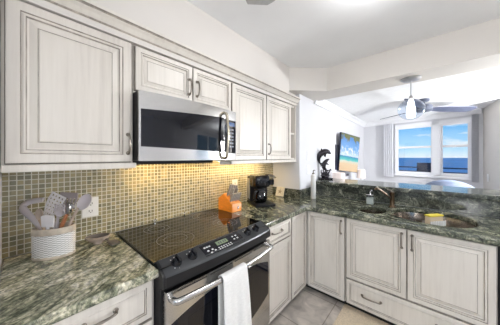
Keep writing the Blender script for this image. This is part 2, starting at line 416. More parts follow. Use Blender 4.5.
# crown of the living room
cp = [(0, 0), (.022, 0), (.03, .02), (.05, .05), (.075, .062), (.075, .085), (0, .085)]
c_ = MB(); c_.loft([[V(XW + x, y, ZL - .085 + z) for x, z in cp] for y in (2.55, YF)])
struct('trim_ceiling_crown', c_, 'trim_white')
c_ = MB(); c_.loft([[wall_pt(s, ZL - .085 + z, -x) for x, z in cp] for s in (0, 1.84)])
struct('trim_window_wall_crown', c_, 'trim_white')
struct('baseboard_living', B(XW, XW + .015, 2.62, YF - .02, FZ, FZ + .1, bev=.003), 'trim_white')
# window_1: frame, mullion, sashes, panes
w1 = tag(bpy.data.objects.new('window_1', None), kind='structure'); COL.objects.link(w1); w1.location = wall_pt(1.19, WZ0); ORG[w1] = wall_pt(1.19, WZ0)
m_ = MB()
wseg(m_, WS0, WS0 + .03, WZ0, WZ1, -.01, .12); wseg(m_, WS1 - .045, WS1, WZ0, WZ1, -.01, .12); wseg(m_, WS0, WS1, WZ1 - .06, WZ1, -.01, .12); wseg(m_, WS0, WS1, WZ0, WZ0 + .045, -.01, .12)
wseg(m_, 1.225, 1.345, WZ0, WZ1, -.01, .12)
m_.build('window_frame', 'trim_white', w1)
for a, b in ((WS0 + .03, 1.225), (1.345, WS1 - .045)):
    m_ = MB(); z = 1.594
    wseg(m_, a, b, z - .02, z + .02, .03, .07)
    for q in (a, b - .02): wseg(m_, q, q + .02, WZ0 + .045, WZ1 - .06, .035, .065)
    wseg(m_, a, b, WZ0 + .045, WZ0 + .065, .035, .065); wseg(m_, a, b, WZ1 - .08, WZ1 - .06, .035, .065)
    sa = m_.build('sash', 'trim_white', w1)
    m_ = MB(); wseg(m_, a + .02, b - .02, WZ0 + .06, WZ1 - .075, .048, .052); m_.build('pane', 'window_glass', sa)
m_ = MB(); wseg(m_, WS0 - .04, WS1 + .02, WZ0 - .03, WZ0, -.05, .02, bev=.005); struct('trim_window_sill', m_, 'trim_white')
# rear part of the flat, behind the camera: openings put in for sky light
r_ = MB(); r_.box(-.12, .9, -3.1, -3.0, 0, ZK); r_.box(3.9, 4.5, -3.1, -3.0, 0, ZK); r_.box(.9, 3.9, -3.1, -3.0, 2.15, ZK)
struct('wall_back', r_, 'wall')
r_ = MB(); r_.box(4.4, 4.5, -3.0, -1.6, 0, ZK); r_.box(4.4, 4.5, .2, 3.2, 0, ZK); r_.box(4.4, 4.5, 5.2, 6.0, 0, ZK); r_.box(4.4, 4.5, -1.6, .2, 2.15, ZK); r_.box(4.4, 4.5, 3.2, 5.2, 2.1, ZK); r_.box(4.4, 4.5, -1.6, .2, 0, .9)
struct('wall_side', r_, 'wall')
struct('wall_hall', MB().box(2.3, 4.5, 5.9, 6.0, 0, 2.4), 'wall')
for nm, bx in (('unseen_window_2', (.9, 3.9, -3.06, -3.02, 0, 2.15)), ('unseen_window_3', (4.43, 4.47, 3.2, 5.2, 0, 2.1)), ('unseen_window_4', (4.43, 4.47, -1.6, .2, .9, 2.15))):
    x0, x1, y0, y1, z0, z1 = bx; wr = tag(bpy.data.objects.new(nm, None), kind='structure'); COL.objects.link(wr); wr.location = (x0, y0, z0); ORG[wr] = V(x0, y0, z0)
    m_ = MB(); along_x = (x1 - x0) > (y1 - y0); n = 3 if along_x else 2
    for k in range(n + 1):
        f = k / n
        if along_x: q = x0 + (x1 - x0 - .06) * f; m_.box(q, q + .06, y0, y1, z0, z1)
        else: q = y0 + (y1 - y0 - .06) * f; m_.box(x0, x1, q, q + .06, z0, z1)
    m_.box(x0, x1, y0, y1, z0, z0 + .06); m_.box(x0, x1, y0, y1, z1 - .06, z1)
    m_.build('window_frame', 'trim_white', wr)
# outside: sea, balcony floor
struct('sea', B(-6000, 6000, 40, 12000, -31, -30), 'sea')
struct('balcony_slab', MB().obox(wall_pt(1.2, -.06, 1.1), E12 * 2.2, N12 * .95, Z1 * .06), 'balcony')

# ------------------------------------------------------------------ backsplash
struct('wall_backsplash', B(0, .008, -.07, YS, .914, 1.372), 'mosaic', org=(0, 0, .914))

# ------------------------------------------------------------------ cabinets
BIG = [(0, 0, 0), (0, .017, 1), (.003, .020, 0), (.036, .020, 0), (.0395, .0155, 1), (.0455, .0185, 0), (.0505, .0185, 0), (.0545, .0125, 1), (.060, .0105, 0), (.0825, .0165, 0), (.0855, .0150, 1), (.0885, .0180, 0)]
def scaled(rings, k): return [(i * (k if i > .004 else 1), h, m) for i, h, m in rings]
DRAWER = [(0, 0, 0), (0, .017, 1), (.003, .020, 0), (.024, .020, 0), (.0265, .0155, 1), (.031, .018, 0), (.034, .0135, 1), (.038, .0125, 0)]
def panel(name, parent, O, U, Vv, Nn, Wd, Ht, rings, mats=('paint', 'glaze')):
    mb = MB(); rows = []
    for i, h, m in rings:
        rows.append([O + U * a + Vv * b + Nn * h for a, b in ((i, i), (Wd - i, i), (Wd - i, Ht - i), (i, Ht - i))])
    prev = None
    for k, lp in enumerate(rows):
        vs = [mb.bm.verts.new(p) for p in lp]
        if prev:
            for a in range(4): mb.face((prev[a], prev[(a + 1) % 4], vs[(a + 1) % 4], vs[a]), rings[k][2])
        else: mb.face(vs[::-1], 0)
        prev = vs
    mb.face(prev, 0)
    return mb.build(name, list(mats), parent, smooth=False)
def pull(parent, c, along, out, L=.096, mat='nickel'):
    """bow handle with two feet, centred at c on the door face"""
    mb = MB(); h = L / 2
    pts = [c - along * h, c - along * h + out * .012, c - along * (h * .9) + out * .021, c - along * (h * .5) + out * .027, c + out * .029,
           c + along * (h * .5) + out * .027, c + along * (h * .9) + out * .021, c + along * h + out * .012, c + along * h]
    pts = catmull(pts, 3)
    mb.tube(pts, lerp_list([.0062, .0055, .005, .0048, .0056, .0048, .005, .0055, .0062], len(pts)), seg=8)
    for s in (-1, 1):
        mb.lathe([(.010, 0), (.010, .003), (.007, .006), (.0045, .006)], c + along * (h * s), seg=12, ax=out)
    return mb.build('handle', mat, parent)
def wall_cab_door(root, y0, y1, z0, z1, k=1.0, x=.33):
    return panel('door', root, V(x, y0, z0), Y1, Z1, X1, y1 - y0, z1 - z0, scaled(BIG, k))

WG = 'wall cabinets over the range'
# large single-door wall cabinet at the end
t = thing('wall_cabinet', (.16, .165, 1.337), 'large cream glazed wall cabinet with one tall raised-panel door above the utensil crock', 'cabinet', WG)
B(.008, .33, -.058, .386, 1.365, 2.0).build('body', 'paint', t)
MB().box(.33, .3305, -.0495, .378, 1.368, 2.0, mi=0).build('face_seam', 'seam', t)
B(.322, .348, -.058, .40, 1.337, 1.366, bev=.004).build('light_rail', 'paint', t)
d = wall_cab_door(t, -.047, .373, 1.372, 1.996); pull(d, V(.35, .358, 1.465), Z1, X1)
# cabinet above the microwave
t = thing('wall_cabinet', (.16, .74, 1.745), 'short cream glazed two-door wall cabinet above the microwave', 'cabinet', WG)
B(.008, .33, .389, 1.095, 1.747, 2.0).build('body', 'paint', t)
MB().box(.33, .3305, .392, 1.094, 1.752, 1.998).build('face_seam', 'seam', t)
d = wall_cab_door(t, .395, .741, 1.757, 1.993, .72); pull(d, V(.35, .715, 1.855), Z1, X1)
d = wall_cab_door(t, .748, 1.091, 1.757, 1.993, .72); pull(d, V(.35, .775, 1.855), Z1, X1)
# two-door cabinet right of the microwave
t = thing('wall_cabinet', (.16, 1.56, 1.337), 'cream glazed two-door wall cabinet above the coffee maker', 'cabinet', WG)
B(.008, .33, 1.098, 2.03, 1.365, 2.0).build('body', 'paint', t)
MB().box(.33, .3305, 1.102, 2.028, 1.368, 1.998).build('face_seam', 'seam', t)
B(.322, .348, 1.098, 2.156, 1.337, 1.366, bev=.004).build('light_rail', 'paint', t)
d = wall_cab_door(t, 1.106, 1.553, 1.372, 1.993)
d = wall_cab_door(t, 1.566, 2.024, 1.372, 1.993); pull(d, V(.35, 1.592, 1.475), Z1, X1)
# open end shelf against the stub wall
t = thing('end_shelf', (.17, 2.095, 1.367), 'narrow open end shelf unit closing the wall cabinets by the white wall', 'shelf')
B(.008, .03, 2.032, 2.156, 1.367, 2.0).build('back_panel', 'cabinet_inside', t)
B(.03, .345, 2.125, 2.156, 1.367, 2.0, bev=.003).build('side_post', 'paint', t)
for z in (1.367, 1.66, 1.98): B(.03, .335, 2.032, 2.126, z, z + .02, bev=.003).build('shelf', 'paint', t)
# crown along the cabinet tops
cr = [(.30, 2.001), (.352, 2.001), (.356, 2.006), (.352, 2.012), (.354, 2.018), (.362, 2.028), (.366, 2.031), (.366, 2.036), (.380, 2.055), (.392, 2.066), (.392, 2.072), (.400, 2.075), (.400, 2.090), (.30, 2.090)]
c_ = MB(); c_.loft([[V(x, y, z) for x, z in cr] for y in (-.065, 2.157)], mis=[0, 0, 1, 0, 0, 1, 1, 0, 0, 1, 1, 0, 0, 0])
struct('trim_cabinet_crown', c_, ['paint', 'glaze'], smooth=False)

BG = 'base cabinets under the granite worktop'
def carcass(root, boxes, toe):
    mb = MB()
    for b in boxes: mb.box(*b)
    mb.build('body', 'paint', root)
    mb = MB()
    for b in toe: mb.box(*b)
    mb.build('toe_kick', 'gap_dark', root)
# left drawer base
t = thing('base_cabinet', (.3, .16, FZ), 'cream base cabinet with drawer under the utensil crock', 'cabinet', BG)
carcass(t, [(.01, .60, -.068, .384, .125, .872)], [(.01, .54, -.068, .384, FZ, .125)])
d = panel('drawer', t, V(.60, -.05, .70), Y1, Z1, X1, .422, .162, DRAWER); pull(d, V(.62, .185, .807), Y1, X1, .096)
d = panel('door', t, V(.60, -.05, .13), Y1, Z1, X1, .422, .558, scaled(BIG, .9)); pull(d, V(.62, .335, .62), Z1, X1)
# right of range
t = thing('base_cabinet', (.3, 1.36, FZ), 'narrow cream base cabinet with drawer and door right of the range', 'cabinet', BG)
carcass(t, [(.01, .60, 1.152, 1.566, .125, .872)], [(.01, .54, 1.152, 1.566, FZ, .125)])
d = panel('drawer', t, V(.60, 1.165, .715), Y1, Z1, X1, .392, .148, DRAWER); pull(d, V(.62, 1.335, .802), Y1, X1, .13)
d = panel('door', t, V(.60, 1.165, .132), Y1, Z1, X1, .392, .572, scaled(BIG, .85)); pull(d, V(.62, 1.188, .63), Z1, X1)
# corner
t = thing('corner_cabinet', (.45, 2.1, FZ), 'cream corner base cabinet with two narrow doors meeting in the inside corner', 'cabinet', BG)
carcass(t, [(.01, .60, 1.57, 2.15, .125, .872), (.395, .975, 1.88, 2.49, .125, .872)], [(.01, .54, 1.57, 2.15, FZ, .125), (.40, .975, 1.94, 2.49, FZ, .125)])
panel('door', t, V(.60, 1.578, .128), Y1, Z1, X1, .272, .736, scaled(BIG, .68))
d = panel('door', t, V(.632, 1.88, .128), X1, Z1, -Y1, .338, .736, scaled(BIG, .78)); pull(d, V(.945, 1.86, .775), Z1, -Y1, .11)
# sink base
t = thing('base_cabinet', (1.405, 2.17, FZ), 'wide cream sink base cabinet with two doors over one long drawer front', 'cabinet', BG)
mb = MB(); mb.box(.98, 1.832, 1.88, 1.90, .125, .872); mb.box(.98, 1.0, 1.90, 2.49, .125, .872); mb.box(1.812, 1.832, 1.90, 2.49, .125, .872); mb.box(1.0, 1.812, 1.90, 2.49, .125, .145); mb.build('body', 'paint', t)
MB().box(.98, 1.832, 1.94, 1.955, FZ, .125).build('toe_kick', 'gap_dark', t)
MB().box(.98, 1.832, 1.8795, 1.88, .125, .872).build('face_seam', 'glaze', t)
d = panel('door', t, V(.988, 1.88, .352), X1, Z1, -Y1, .412, .512, scaled(BIG, .88)); pull(d, V(1.374, 1.86, .775), Z1, -Y1, .105)
d = panel('door', t, V(1.408, 1.88, .352), X1, Z1, -Y1, .416, .512, scaled(BIG, .88)); pull(d, V(1.434, 1.86, .775), Z1, -Y1, .105)
d = panel('drawer', t, V(.988, 1.88, .132), X1, Z1, -Y1, .836, .206, scaled(DRAWER, 1.1)); pull(d, V(1.178, 1.86, .25), X1, -Y1, .13); pull(d, V(1.63, 1.86, .25), X1, -Y1, .13)
# dishwasher
t = thing('dishwasher', (2.15, 2.15, FZ), 'stainless dishwasher at the right end of the sink run, black edge showing', 'dishwasher')
B(1.838, 2.44, 1.885, 2.49, .1, .87).build('body', 'black_plastic', t)
B(1.87, 2.43, 1.85, 1.884, .12, .865, bev=.006).build('door', 'steel', t)
B(1.86, 2.42, 1.94, 2.49, FZ, .1).build('toe_kick', 'black_plastic', t)

# ------------------------------------------------------------------ granite worktop, riser, bar top
def ellipse(cx, cy, a, b, n=40, p=2.0):
    out = []
    for i in range(n):
        q = 2 * math.pi * i / n; c, s = math.cos(q), math.sin(q)
        out.append((cx + a * math.copysign(abs(c) ** (2 / p), c), cy + b * math.copysign(abs(s) ** (2 / p), s)))
    return out
SL, SR = (1.132, 2.125, .110, .155), (1.535, 2.195, .258, .252)
top = [(.009, -.069), (.648, -.069), (.648, .384), (.052, .384), (.052, 1.151), (.648, 1.151), (.648, 1.80), (.678, 1.83), (2.48, 1.83), (2.48, 2.499), (.387, 2.499), (.387, YS - .001), (.009, YS - .001)]
mb = slab_from_outline([top, ellipse(*SL), ellipse(*SR, p=2.3)], .874, .914, .009)
for f in mb.bm.faces: f.material_index = 1 if f.calc_center_median().y > 1.0 or f.calc_center_median().x > .66 else 0
t = tag(mb.build('countertop', ['granite', 'granite_mid'], org=(.3, .1, .874)), 'polished green and cream granite worktop with the sink cut-outs', 'countertop')
mb = MB(); mb.box(.012, .387, YS - .021, YS - .001, .914, 1.012, bev=.003); mb.box(.386, .406, YS - .02, 2.499, .914, 1.012, bev=.003)
mb.build('splash_strip', 'granite_dark', t)
struct('wall_bar', B(XW, 2.48, 2.522, 2.62, FZ, 1.05), 'wall')
tag(B(XW + .022, 2.48, 2.50, 2.521, .915, 1.05).build('bar_riser', 'granite_dark'), 'dark green granite riser between the sink worktop and raised bar', 'granite panel')
mb = slab_from_outline([[(XW + .002, 2.455), (2.56, 2.455), (2.56, 2.95), (XW + .002, 2.95)]], 1.051, 1.092, .010)
tag(mb.build('breakfast_bar', 'granite_dark'), 'raised dark granite breakfast bar reflecting the window', 'bar')

# sink
t = thing('sink', (1.4, 2.15, .70), 'undermounted stainless double sink, small bowl beside a large oval bowl', 'sink')
def bowl(name, e, depth, p=2.0):
    cx, cy, a, b = e; mb = MB(); loops = []
    for f, z in ((1.10, .8735), (1.0, .8735), (.985, .85), (.95, .80), (.88, .874 - depth + .02), (.80, .874 - depth + .004), (.5, .874 - depth), (.10, .874 - depth - .002)):
        loops.append([V(x, y, z) for x, y in ellipse(cx, cy, a * f, b * f, 40, p)])
    mb.loft(loops, cap=False); mb.face([mb.bm.verts.new(q) for q in loops[-1]])
    o = mb.build(name, 'sink_steel', t)
    MB().lathe([(.038, 0), (.038, .003), (.03, .004), (.026, .001)], V(cx, cy, .874 - depth), seg=20).build('drain', 'chrome', o)
bowl('bowl', (SL[0], SL[1], SL[2] + .004, SL[3] + .004), .14); bowl('bowl', (SR[0], SR[1], SR[2] + .004, SR[3] + .004), .17, 2.3)
MB().box(1.575, 1.589, 1.975, 2.395, .705, .862, bev=.006).build('divider', 'sink_steel', t)

# ------------------------------------------------------------------ microwave
t = thing('microwave', (.2, .74, 1.373), 'stainless over-the-range microwave with dark glass door', 'microwave')
MY0, MY1 = .391, 1.094
B(.01, .385, MY0, MY1, 1.378, 1.744, bev=.004).build('body', 'black_plastic', t)
def bow(y, x0=.402, k=.030): u = (y - .74) / .352; return x0 + k * (1 - u * u)
def bowed(mb, y0, y1, zf0, zf1, off, x_in, mi=0, n=14):
    loops = []
    for i in range(n + 1):
        y = y0 + (y1 - y0) * i / n; x = bow(y) + off; za, zb = zf0(y), zf1(y)
        loops.append([V(x_in, y, za), V(x, y, za), V(x + .001, y, (za + zb) / 2), V(x, y, zb), V(x_in, y, zb)])
    return mb.loft(loops, mi)
def ztop(y): return 1.648 + .030 * max(0, (y - .39) / .55)
def zbot(y): return 1.452 - .018 * max(0, (y - .39) / .55)
dr = bowed(MB(), MY0, .955, lambda y: 1.376, lambda y: 1.743, 0, .386).build('door', 'steel', t)
bowed(MB(), MY0 + .010, .951, zbot, ztop, .0025, .40).build('door_glass', 'black_glass', dr)
bowed(MB(), MY0 + .07, .90, lambda y: zbot(y) + .03, lambda y: ztop(y) - .03, .0032, .40).build('door_window', 'black_gloss', dr)
pts = [V(bow(.952) + .001, .952, 1.715), V(bow(.952) + .030, .952, 1.70)] + [V(bow(.952) + .032 + .016 * math.sin(math.pi * q / 8), .952, 1.69 - .28 * q / 8) for q in range(1, 8)] + [V(bow(.952) + .030, .952, 1.40), V(bow(.952) + .001, .952, 1.388)]
MB().tube(catmull(pts, 3), .0105, seg=10).build('handle', 'gold_steel', dr)
bowed(MB(), .958, MY1, lambda y: 1.376, lambda y: 1.743, -.002, .386, n=5).build('control_panel', 'steel', t)
cg = bowed(MB(), .9585, MY1 - .008, lambda y: 1.425, lambda y: 1.672, .001, .39, n=5).build('keypad', 'black_glass', t)
bowed(MB(), .99, 1.07, lambda y: 1.628, lambda y: 1.655, .002, .40, n=3).build('display', 'display_blue', cg)
for r in range(6):
    for c in range(3):
        y = .995 + c * .027; z = 1.60 - r * .025
        B(bow(y) + .0015, bow(y) + .0030, y - .008, y + .008, z - .006, z + .006).build('button', 'key_grey', cg)
mb = MB()
for k in range(18): mb.box(.06, .36, .43 + k * .036, .452 + k * .036, 1.374, 1.379)
mb.build('grease_filter', 'charcoal_metal', t)
for ya, yb in ((.47, .70), (.80, 1.03)): B(.112, .134, ya, yb, 1.3745, 1.3785).build('cooktop_light', 'task_glow', t)
B(.137, .143, .42, 1.07, 1.348, 1.379).build('added_shield', 'black_plastic', t)  # strip added to hide the lamps from the cooktop reflection

# LED bars under the wall cabinets
for y0, y1, lab in ((1.14, 1.90, 'warm light bar under the two-door wall cabinet'),):
    lt = thing('task_light', (.11, (y0 + y1) / 2, 1.352), lab, 'lamp')
    B(.10, .145, y0, y1, 1.358, 1.3645).build('housing', 'plastic_white', lt)
    B(.146, .152, y0, y1, 1.328, 1.3645).build('added_lip', 'plastic_white', lt)  # lip added in front of the bar to keep its glare from reflecting
    B(.112, .142, y0 + .02, y1 - .02, 1.355, 1.3585).build('diffuser', 'bar_glow', lt)

# ------------------------------------------------------------------ range
t = thing('range_cooker', (.36, .768, FZ), 'black and stainless slide-in electric range with glass cooktop', 'cooker')
RY0, RY1 = .389, 1.147
B(.056, .655, RY0, RY1, FZ, .912).build('body', 'black_plastic', t)
ct = B(.054, .612, .380, 1.156, .9155, .927, bev=.004).build('cooktop', 'cooktop_glass', t)
for i, (bx, by, br) in enumerate(((.19, .575, .075), (.43, .58, .10), (.19, .96, .10), (.43, .955, .085))):
    mb = MB()
    for rr in (br, br * .62):
        mb.lathe([(rr, .9268), (rr, .9274), (rr + .0022, .9274), (rr + .0022, .9268)], V(bx, by, 0), seg=40, cap=False)
    mb.build('burner_ring', 'burner_line', ct)
def rb(y): u = (y - .768) / .379; return .020 * (1 - u * u)
prof = [(.600, .926, 0), (.612, .9305, 0), (.668, .900, 0), (.684, .889, 0), (.688, .882, 1), (.688, .838, 1), (.655, .832, 1), (.600, .832, 1)]
mb = MB(); n = 18; loops = []
for i in range(n + 1):
    y = .398 + (1.139 - .398) * i / n
    loops.append([V(x + (rb(y) if x > .62 else 0), y, z) for x, z, m in prof])
mb.loft(loops, mis=[m for _, _, m in prof]); pn = mb.build('control_panel', ['charcoal_metal', 'black_plastic'], t, angle=18)
for a, b in ((.386, .399), (1.138, 1.1495)):
    MB().loft([[V(x, y, z) for x, z, m in prof] for y in (a, b)]).build('end_cap', 'black_plastic', t)
# sloping panel coordinates: q in 0..1 from top edge to lower edge
def slope(y, q, up=0.0):
    xt, zt, xb, zb = .612, .9305, .684 + rb(y), .889
    d_ = V(xb - xt, 0, zb - zt); nn = V(-d_.z, 0, d_.x).normalized()
    return V(xt, y, zt) + d_ * q + nn * up
def on_slope(mb, y0, y1, q0, q1, u0, u1, mi=0, n=8):
    loops = []
    for i in range(n + 1):
        y = y0 + (y1 - y0) * i / n
        loops.append([slope(y, q0, u0), slope(y, q0, u1), slope(y, (q0 + q1) / 2, u1), slope(y, q1, u1), slope(y, q1, u0), slope(y, (q0 + q1) / 2, u0)])
    return mb.loft(loops, mi)
gp = on_slope(MB(), .605, .885, .12, .86, -.004, .003).build('touch_panel', 'black_glass', pn)
on_slope(MB(), .700, .778, .24, .50, .002, .0042, n=3).build('clock_display', 'display', gp)
mb = MB()
for k, y in enumerate((.714, .728, .746, .760)): on_slope(mb, y, y + .008, .30, .44, .004, .0047, n=1)
mb.build('clock_digits', 'charcoal', gp)
for y, q in ((.62, .3), (.635, .3), (.65, .3), (.628, .55), (.655, .55), (.64, .72), (.668, .66), (.82, .28), (.845, .28), (.82, .48), (.845, .48)): on_slope(MB(), y, y + .011, q, q + .08, .002, .0038, n=1).build('button', 'legend', gp)
for k in range(6):
    for q in (.62, .74): on_slope(MB(), .695 + k * .017, .705 + k * .017, q, q + .05, .002, .0038, n=1).build('button', 'legend', gp)
for y in (.466, .547, .945, 1.028):
    c = slope(y, .50); nn = (slope(y, .5, 1) - c).normalized(); dd = (slope(y, 1) - slope(y, 0)).normalized()
    mb = MB(); mb.lathe([(.024, .0), (.024, .004), (.021, .007), (.017, .022), (.014, .026), (.0, .0265)], c, seg=22, ax=nn, cap=False)
    mb.obox(c + nn * .026, dd * .020, Y1 * .0045, nn * .009, bev=.003)
    k = mb.build('knob', 'black_gloss', pn)
    mb = MB()
    for a in (-40, 0, 40, 90, 140, 180, 220):
        p = c + (dd * math.cos(R(a)) * .0 + Y1 * math.sin(R(a)) * .030 - dd * math.cos(R(a)) * .030)
        mb.obox(p + nn * .0008, dd * .0022, Y1 * .0022, nn * .0008)
    mb.build('dial_mark', 'legend', pn)
# oven door
DX = .690
def db(y): u = (y - .768) / .379; return .012 * (1 - u * u)
def door_strip(mb, y0, y1, f0, f1, off, xin, n=16, mi=0):
    loops = []
    for i in range(n + 1):
        y = y0 + (y1 - y0) * i / n; x = DX + db(y) + off
        loops.append([V(xin, y, f0(y)), V(x, y, f0(y)), V(x, y, f1(y)), V(xin, y, f1(y))])
    return mb.loft(loops, mi)
od = door_strip(MB(), .398, 1.139, lambda y: .245, lambda y: .818, 0, .656).build('oven_door', 'steel', t)
uu = lambda y: (y - .768) / .35
door_strip(MB(), .418, 1.118, lambda y: .375 + .08 * uu(y) ** 2, lambda y: .735 - .062 * uu(y) ** 2, .002, .68).build('oven_window', 'black_glass', od)
door_strip(MB(), .50, 1.03, lambda y: .43 + .03 * uu(y) ** 2, lambda y: .675 - .02 * uu(y) ** 2, .0028, .685).build('inner_window', 'black_gloss', od)
mb = MB()
for a, b in ((.45, .60), (.62, .77), (.79, .94), (.96, 1.09)): door_strip(mb, a, b, lambda y: .803, lambda y: .809, .001, .68, n=3)
mb.build('vent_slot', 'gap_dark', od)
def hx(y): u = (y - .768) / .36; return .728 + .030 * (1 - u * u)
pts = [V(DX - .002, .418, .788), V(.712, .420, .788)] + [V(hx(.43 + .676 * q / 10), .43 + .676 * q / 10, .788) for q in range(11)] + [V(.712, 1.116, .788), V(DX - .002, 1.118, .788)]
MB().tube(catmull(pts, 2), .0125, seg=12, flat=(V(0, 0, 1), 1.15)).build('handle', 'steel', od)
dw = B(.656, .684, .398, 1.139, FZ + .03, .238, bev=.004).build('warming_drawer', 'steel', t)
# dish towel over the oven handle
def towel_path(y):
    x = hx(y); r = .0185; zc = .788
    pts = [V(x - r - .001, y, .50 + .0), V(x - r, y, .62), V(x - r, y, .74), V(x - r, y, zc)]
    pts += [V(x - r * math.cos(a), y, zc + r * math.sin(a) * 1.1) for a in (R(35), R(70), R(110), R(145))]
    pts += [V(x + r, y, zc), V(x + r + .002, y, .72), V(x + r + .004, y, .64), V(x + r + .005, y, .54), V(x + r + .006, y, .44), V(x + r + .006, y, .36), V(x + r + .006, y, .315)]
    return pts
mb = MB(); rows = []; NY = 22
for i in range(NY + 1):
    f = i / NY; row = []
    for k, p in enumerate(towel_path(.642 + .168 * f)):
        drop = max(0, .78 - p.z); front = k > 7
        p = p.copy()
        p.y += (f - .5) * (.09 * drop if front else -.02 * drop) + (.02 * drop if front else 0)
        if front: p.x += .010 * drop / .4 * (1 + math.sin(f * 9 + drop * 3)) + .004 * math.sin(f * 21) * min(1, drop * 4)
        row.append(mb.bm.verts.new(p))
    rows.append(row)
for a, b in zip(rows, rows[1:]):
    for k in range(len(a) - 1): mb.face((a[k], a[k + 1], b[k + 1], b[k]))
tw = tag(mb.build('dish_towel', 'towel', angle=180), 'pale grey dish towel folded over the oven door handle', 'towel')
sm = tw.modifiers.new('thick', 'SOLIDIFY'); sm.thickness = .006; sm.offset = 1
sb = tw.modifiers.new('sub', 'SUBSURF'); sb.levels = 1; sb.render_levels = 1

# small metal clips on the granite ledge behind the cooktop
for y, lab in ((.632, 'small silver clip behind the cooktop, the one nearer the spoon rest'), (.868, 'small silver clip behind the cooktop, the one nearer the knife block')):
    c = V(.030, y, .914); k = thing('metal_clip', c, lab, 'clip', 'silver clips behind the cooktop')
    MB().box(.018, .042, y - .011, y + .011, .914, .918, bev=.0015).build('base', 'chrome', k)
    MB().tube([c + V(0, 0, .003), c + V(0, 0, .022), c + V(.003, 0, .038)], [.0045, .004, .003], seg=8).build('post', 'chrome', k)
    MB().tube([c + V(0, -.014, .024), c + V(.003, 0, .018), c + V(0, .014, .026)], [.003, .0045, .003], seg=8).build('arm', 'chrome', k)

# ------------------------------------------------------------------ utensil crock and utensils
CC = V(.145, .098, .915)
t = thing('utensil_crock', CC, 'oval white basket-weave crock with tan rim, holding kitchen utensils', 'crock')
ROT = R(62)
def oval(a, b, z, n=96, f=None):
    out = []
    for i in range(n):
        q = 2 * math.pi * i / n; e = 1 + (f(i) if f else 0)
        x, y = a * e * math.cos(q), b * e * math.sin(q)
        out.append(CC + V(x * math.cos(ROT) - y * math.sin(ROT), x * math.sin(ROT) + y * math.cos(ROT), z))
    return out
mb = MB(); NW, NR = 96, 40; grid = []
def raised(i, k): return (k + 2 * ((i // 3) % 2)) % 4 < 3
for k in range(NR + 1):
    z = .008 + .104 * k / NR
    grid.append([mb.bm.verts.new(p) for p in oval(.0795, .0545, z, NW, f=lambda i, k=k: .020 * (1 if i % 3 else .4) if (k + 2 * ((i // 3) % 2)) % 4 in (1, 2) else -.012)])
for k in range(NR):
    for i in range(NW):
        j = (i + 1) % NW; mb.face((grid[k][i], grid[k][j], grid[k + 1][j], grid[k + 1][i]), 0 if raised(i, k) else 1)  # recessed faces coloured grey for the shade between the strands
mb.loft([oval(.079, .054, .1125), oval(.074, .050, .113), oval(.070, .046, .012)], cap=False); mb.face([mb.bm.verts.new(p) for p in oval(.075, .05, .004)])
mb.build('body', ['ceramic_white', 'weave_gap'], t, angle=60)
mb = MB(); mb.loft([oval(.0795, .0545, .1125), oval(.083, .058, .114), oval(.083, .058, .140), oval(.081, .056, .143), oval(.077, .052, .143), oval(.075, .050, .138), oval(.074, .050, .1125)], cap=False)
mb.build('rim', 'ceramic_tan', t)
mb = MB(); mb.loft([oval(.0815, .0565, .0), oval(.0825, .0575, .006), oval(.0805, .0555, .012)], cap=True); mb.build('foot', 'ceramic_tan', t)

RV = V(math.cos(YAW), math.sin(YAW), 0); VV = V(-math.sin(YAW), math.cos(YAW), 0)   # across and away, for leaning things
def in_crock(a, d): return CC + RV * a + VV * d
def utensil(name, label, cat, foot, tip, hr, hmat):
    """handle from foot (inside crock) to tip; returns thing"""
    k = thing(name, foot, label, cat, 'utensils in the white crock')
    MB().tube([foot, foot.lerp(tip, .5), tip], [hr, hr * .9, hr * .8], seg=8).build('handle', hmat, k); return k
def blade(mb, c, up, face, w0, w1, L, th, holes=0, curve=0.0, mi=0, n=10):
    """flat head starting at c along up, facing face; slotted when holes"""
    side = up.cross(face).normalized()
    if not holes:
        loops = []
        for i in range(n + 1):
            f = i / n; w_ = (w0 + (w1 - w0) * min(1, f * 1.6)) * (1 if f < .9 else math.sqrt(max(.05, 1 - ((f - .9) / .1) ** 2 * .6)))
            o = c + up * (L * f) + face * (curve * f * f)
            loops.append([o - side * w_ - face * th, o + side * w_ - face * th, o + side * w_ + face * th, o - side * w_ + face * th])
        mb.loft(loops, mi)
    else:
        nx, ny = holes
        def P(u, v, s): 
            w_ = w0 + (w1 - w0) * min(1, v * 1.5)
            return c + up * (L * v) + side * (w_ * u) + face * (curve * v * v + s * th)
        gx = [-1 + 2 * i / (2 * nx + 1) for i in range(2 * nx + 2)]; gy = [i / (2 * ny + 1) for i in range(2 * ny + 2)]
        cell = lambda i, j: 0 <= i < len(gx) - 1 and 0 <= j < len(gy) - 1 and not (i % 2 == 1 and j % 2 == 1)
        vt = {}
        def v_(i, j, s):
            if (i, j, s) not in vt: vt[(i, j, s)] = mb.bm.verts.new(P(gx[i], gy[j], s))
            return vt[(i, j, s)]
        for i in range(len(gx) - 1):
            for j in range(len(gy) - 1):
                if not cell(i, j): continue
                for s in (-1, 1): mb.face([v_(i, j, s), v_(i + 1, j, s), v_(i + 1, j + 1, s), v_(i, j + 1, s)], mi)
                for (di, dj, e) in ((-1, 0, ((i, j), (i, j + 1))), (1, 0, ((i + 1, j), (i + 1, j + 1))), (0, -1, ((i, j), (i + 1, j))), (0, 1, ((i, j + 1), (i + 1, j + 1)))):
                    if not cell(i + di, j + dj): mb.face([v_(*e[0], -1), v_(*e[1], -1), v_(*e[1], 1), v_(*e[0], 1)], mi)
    return mb
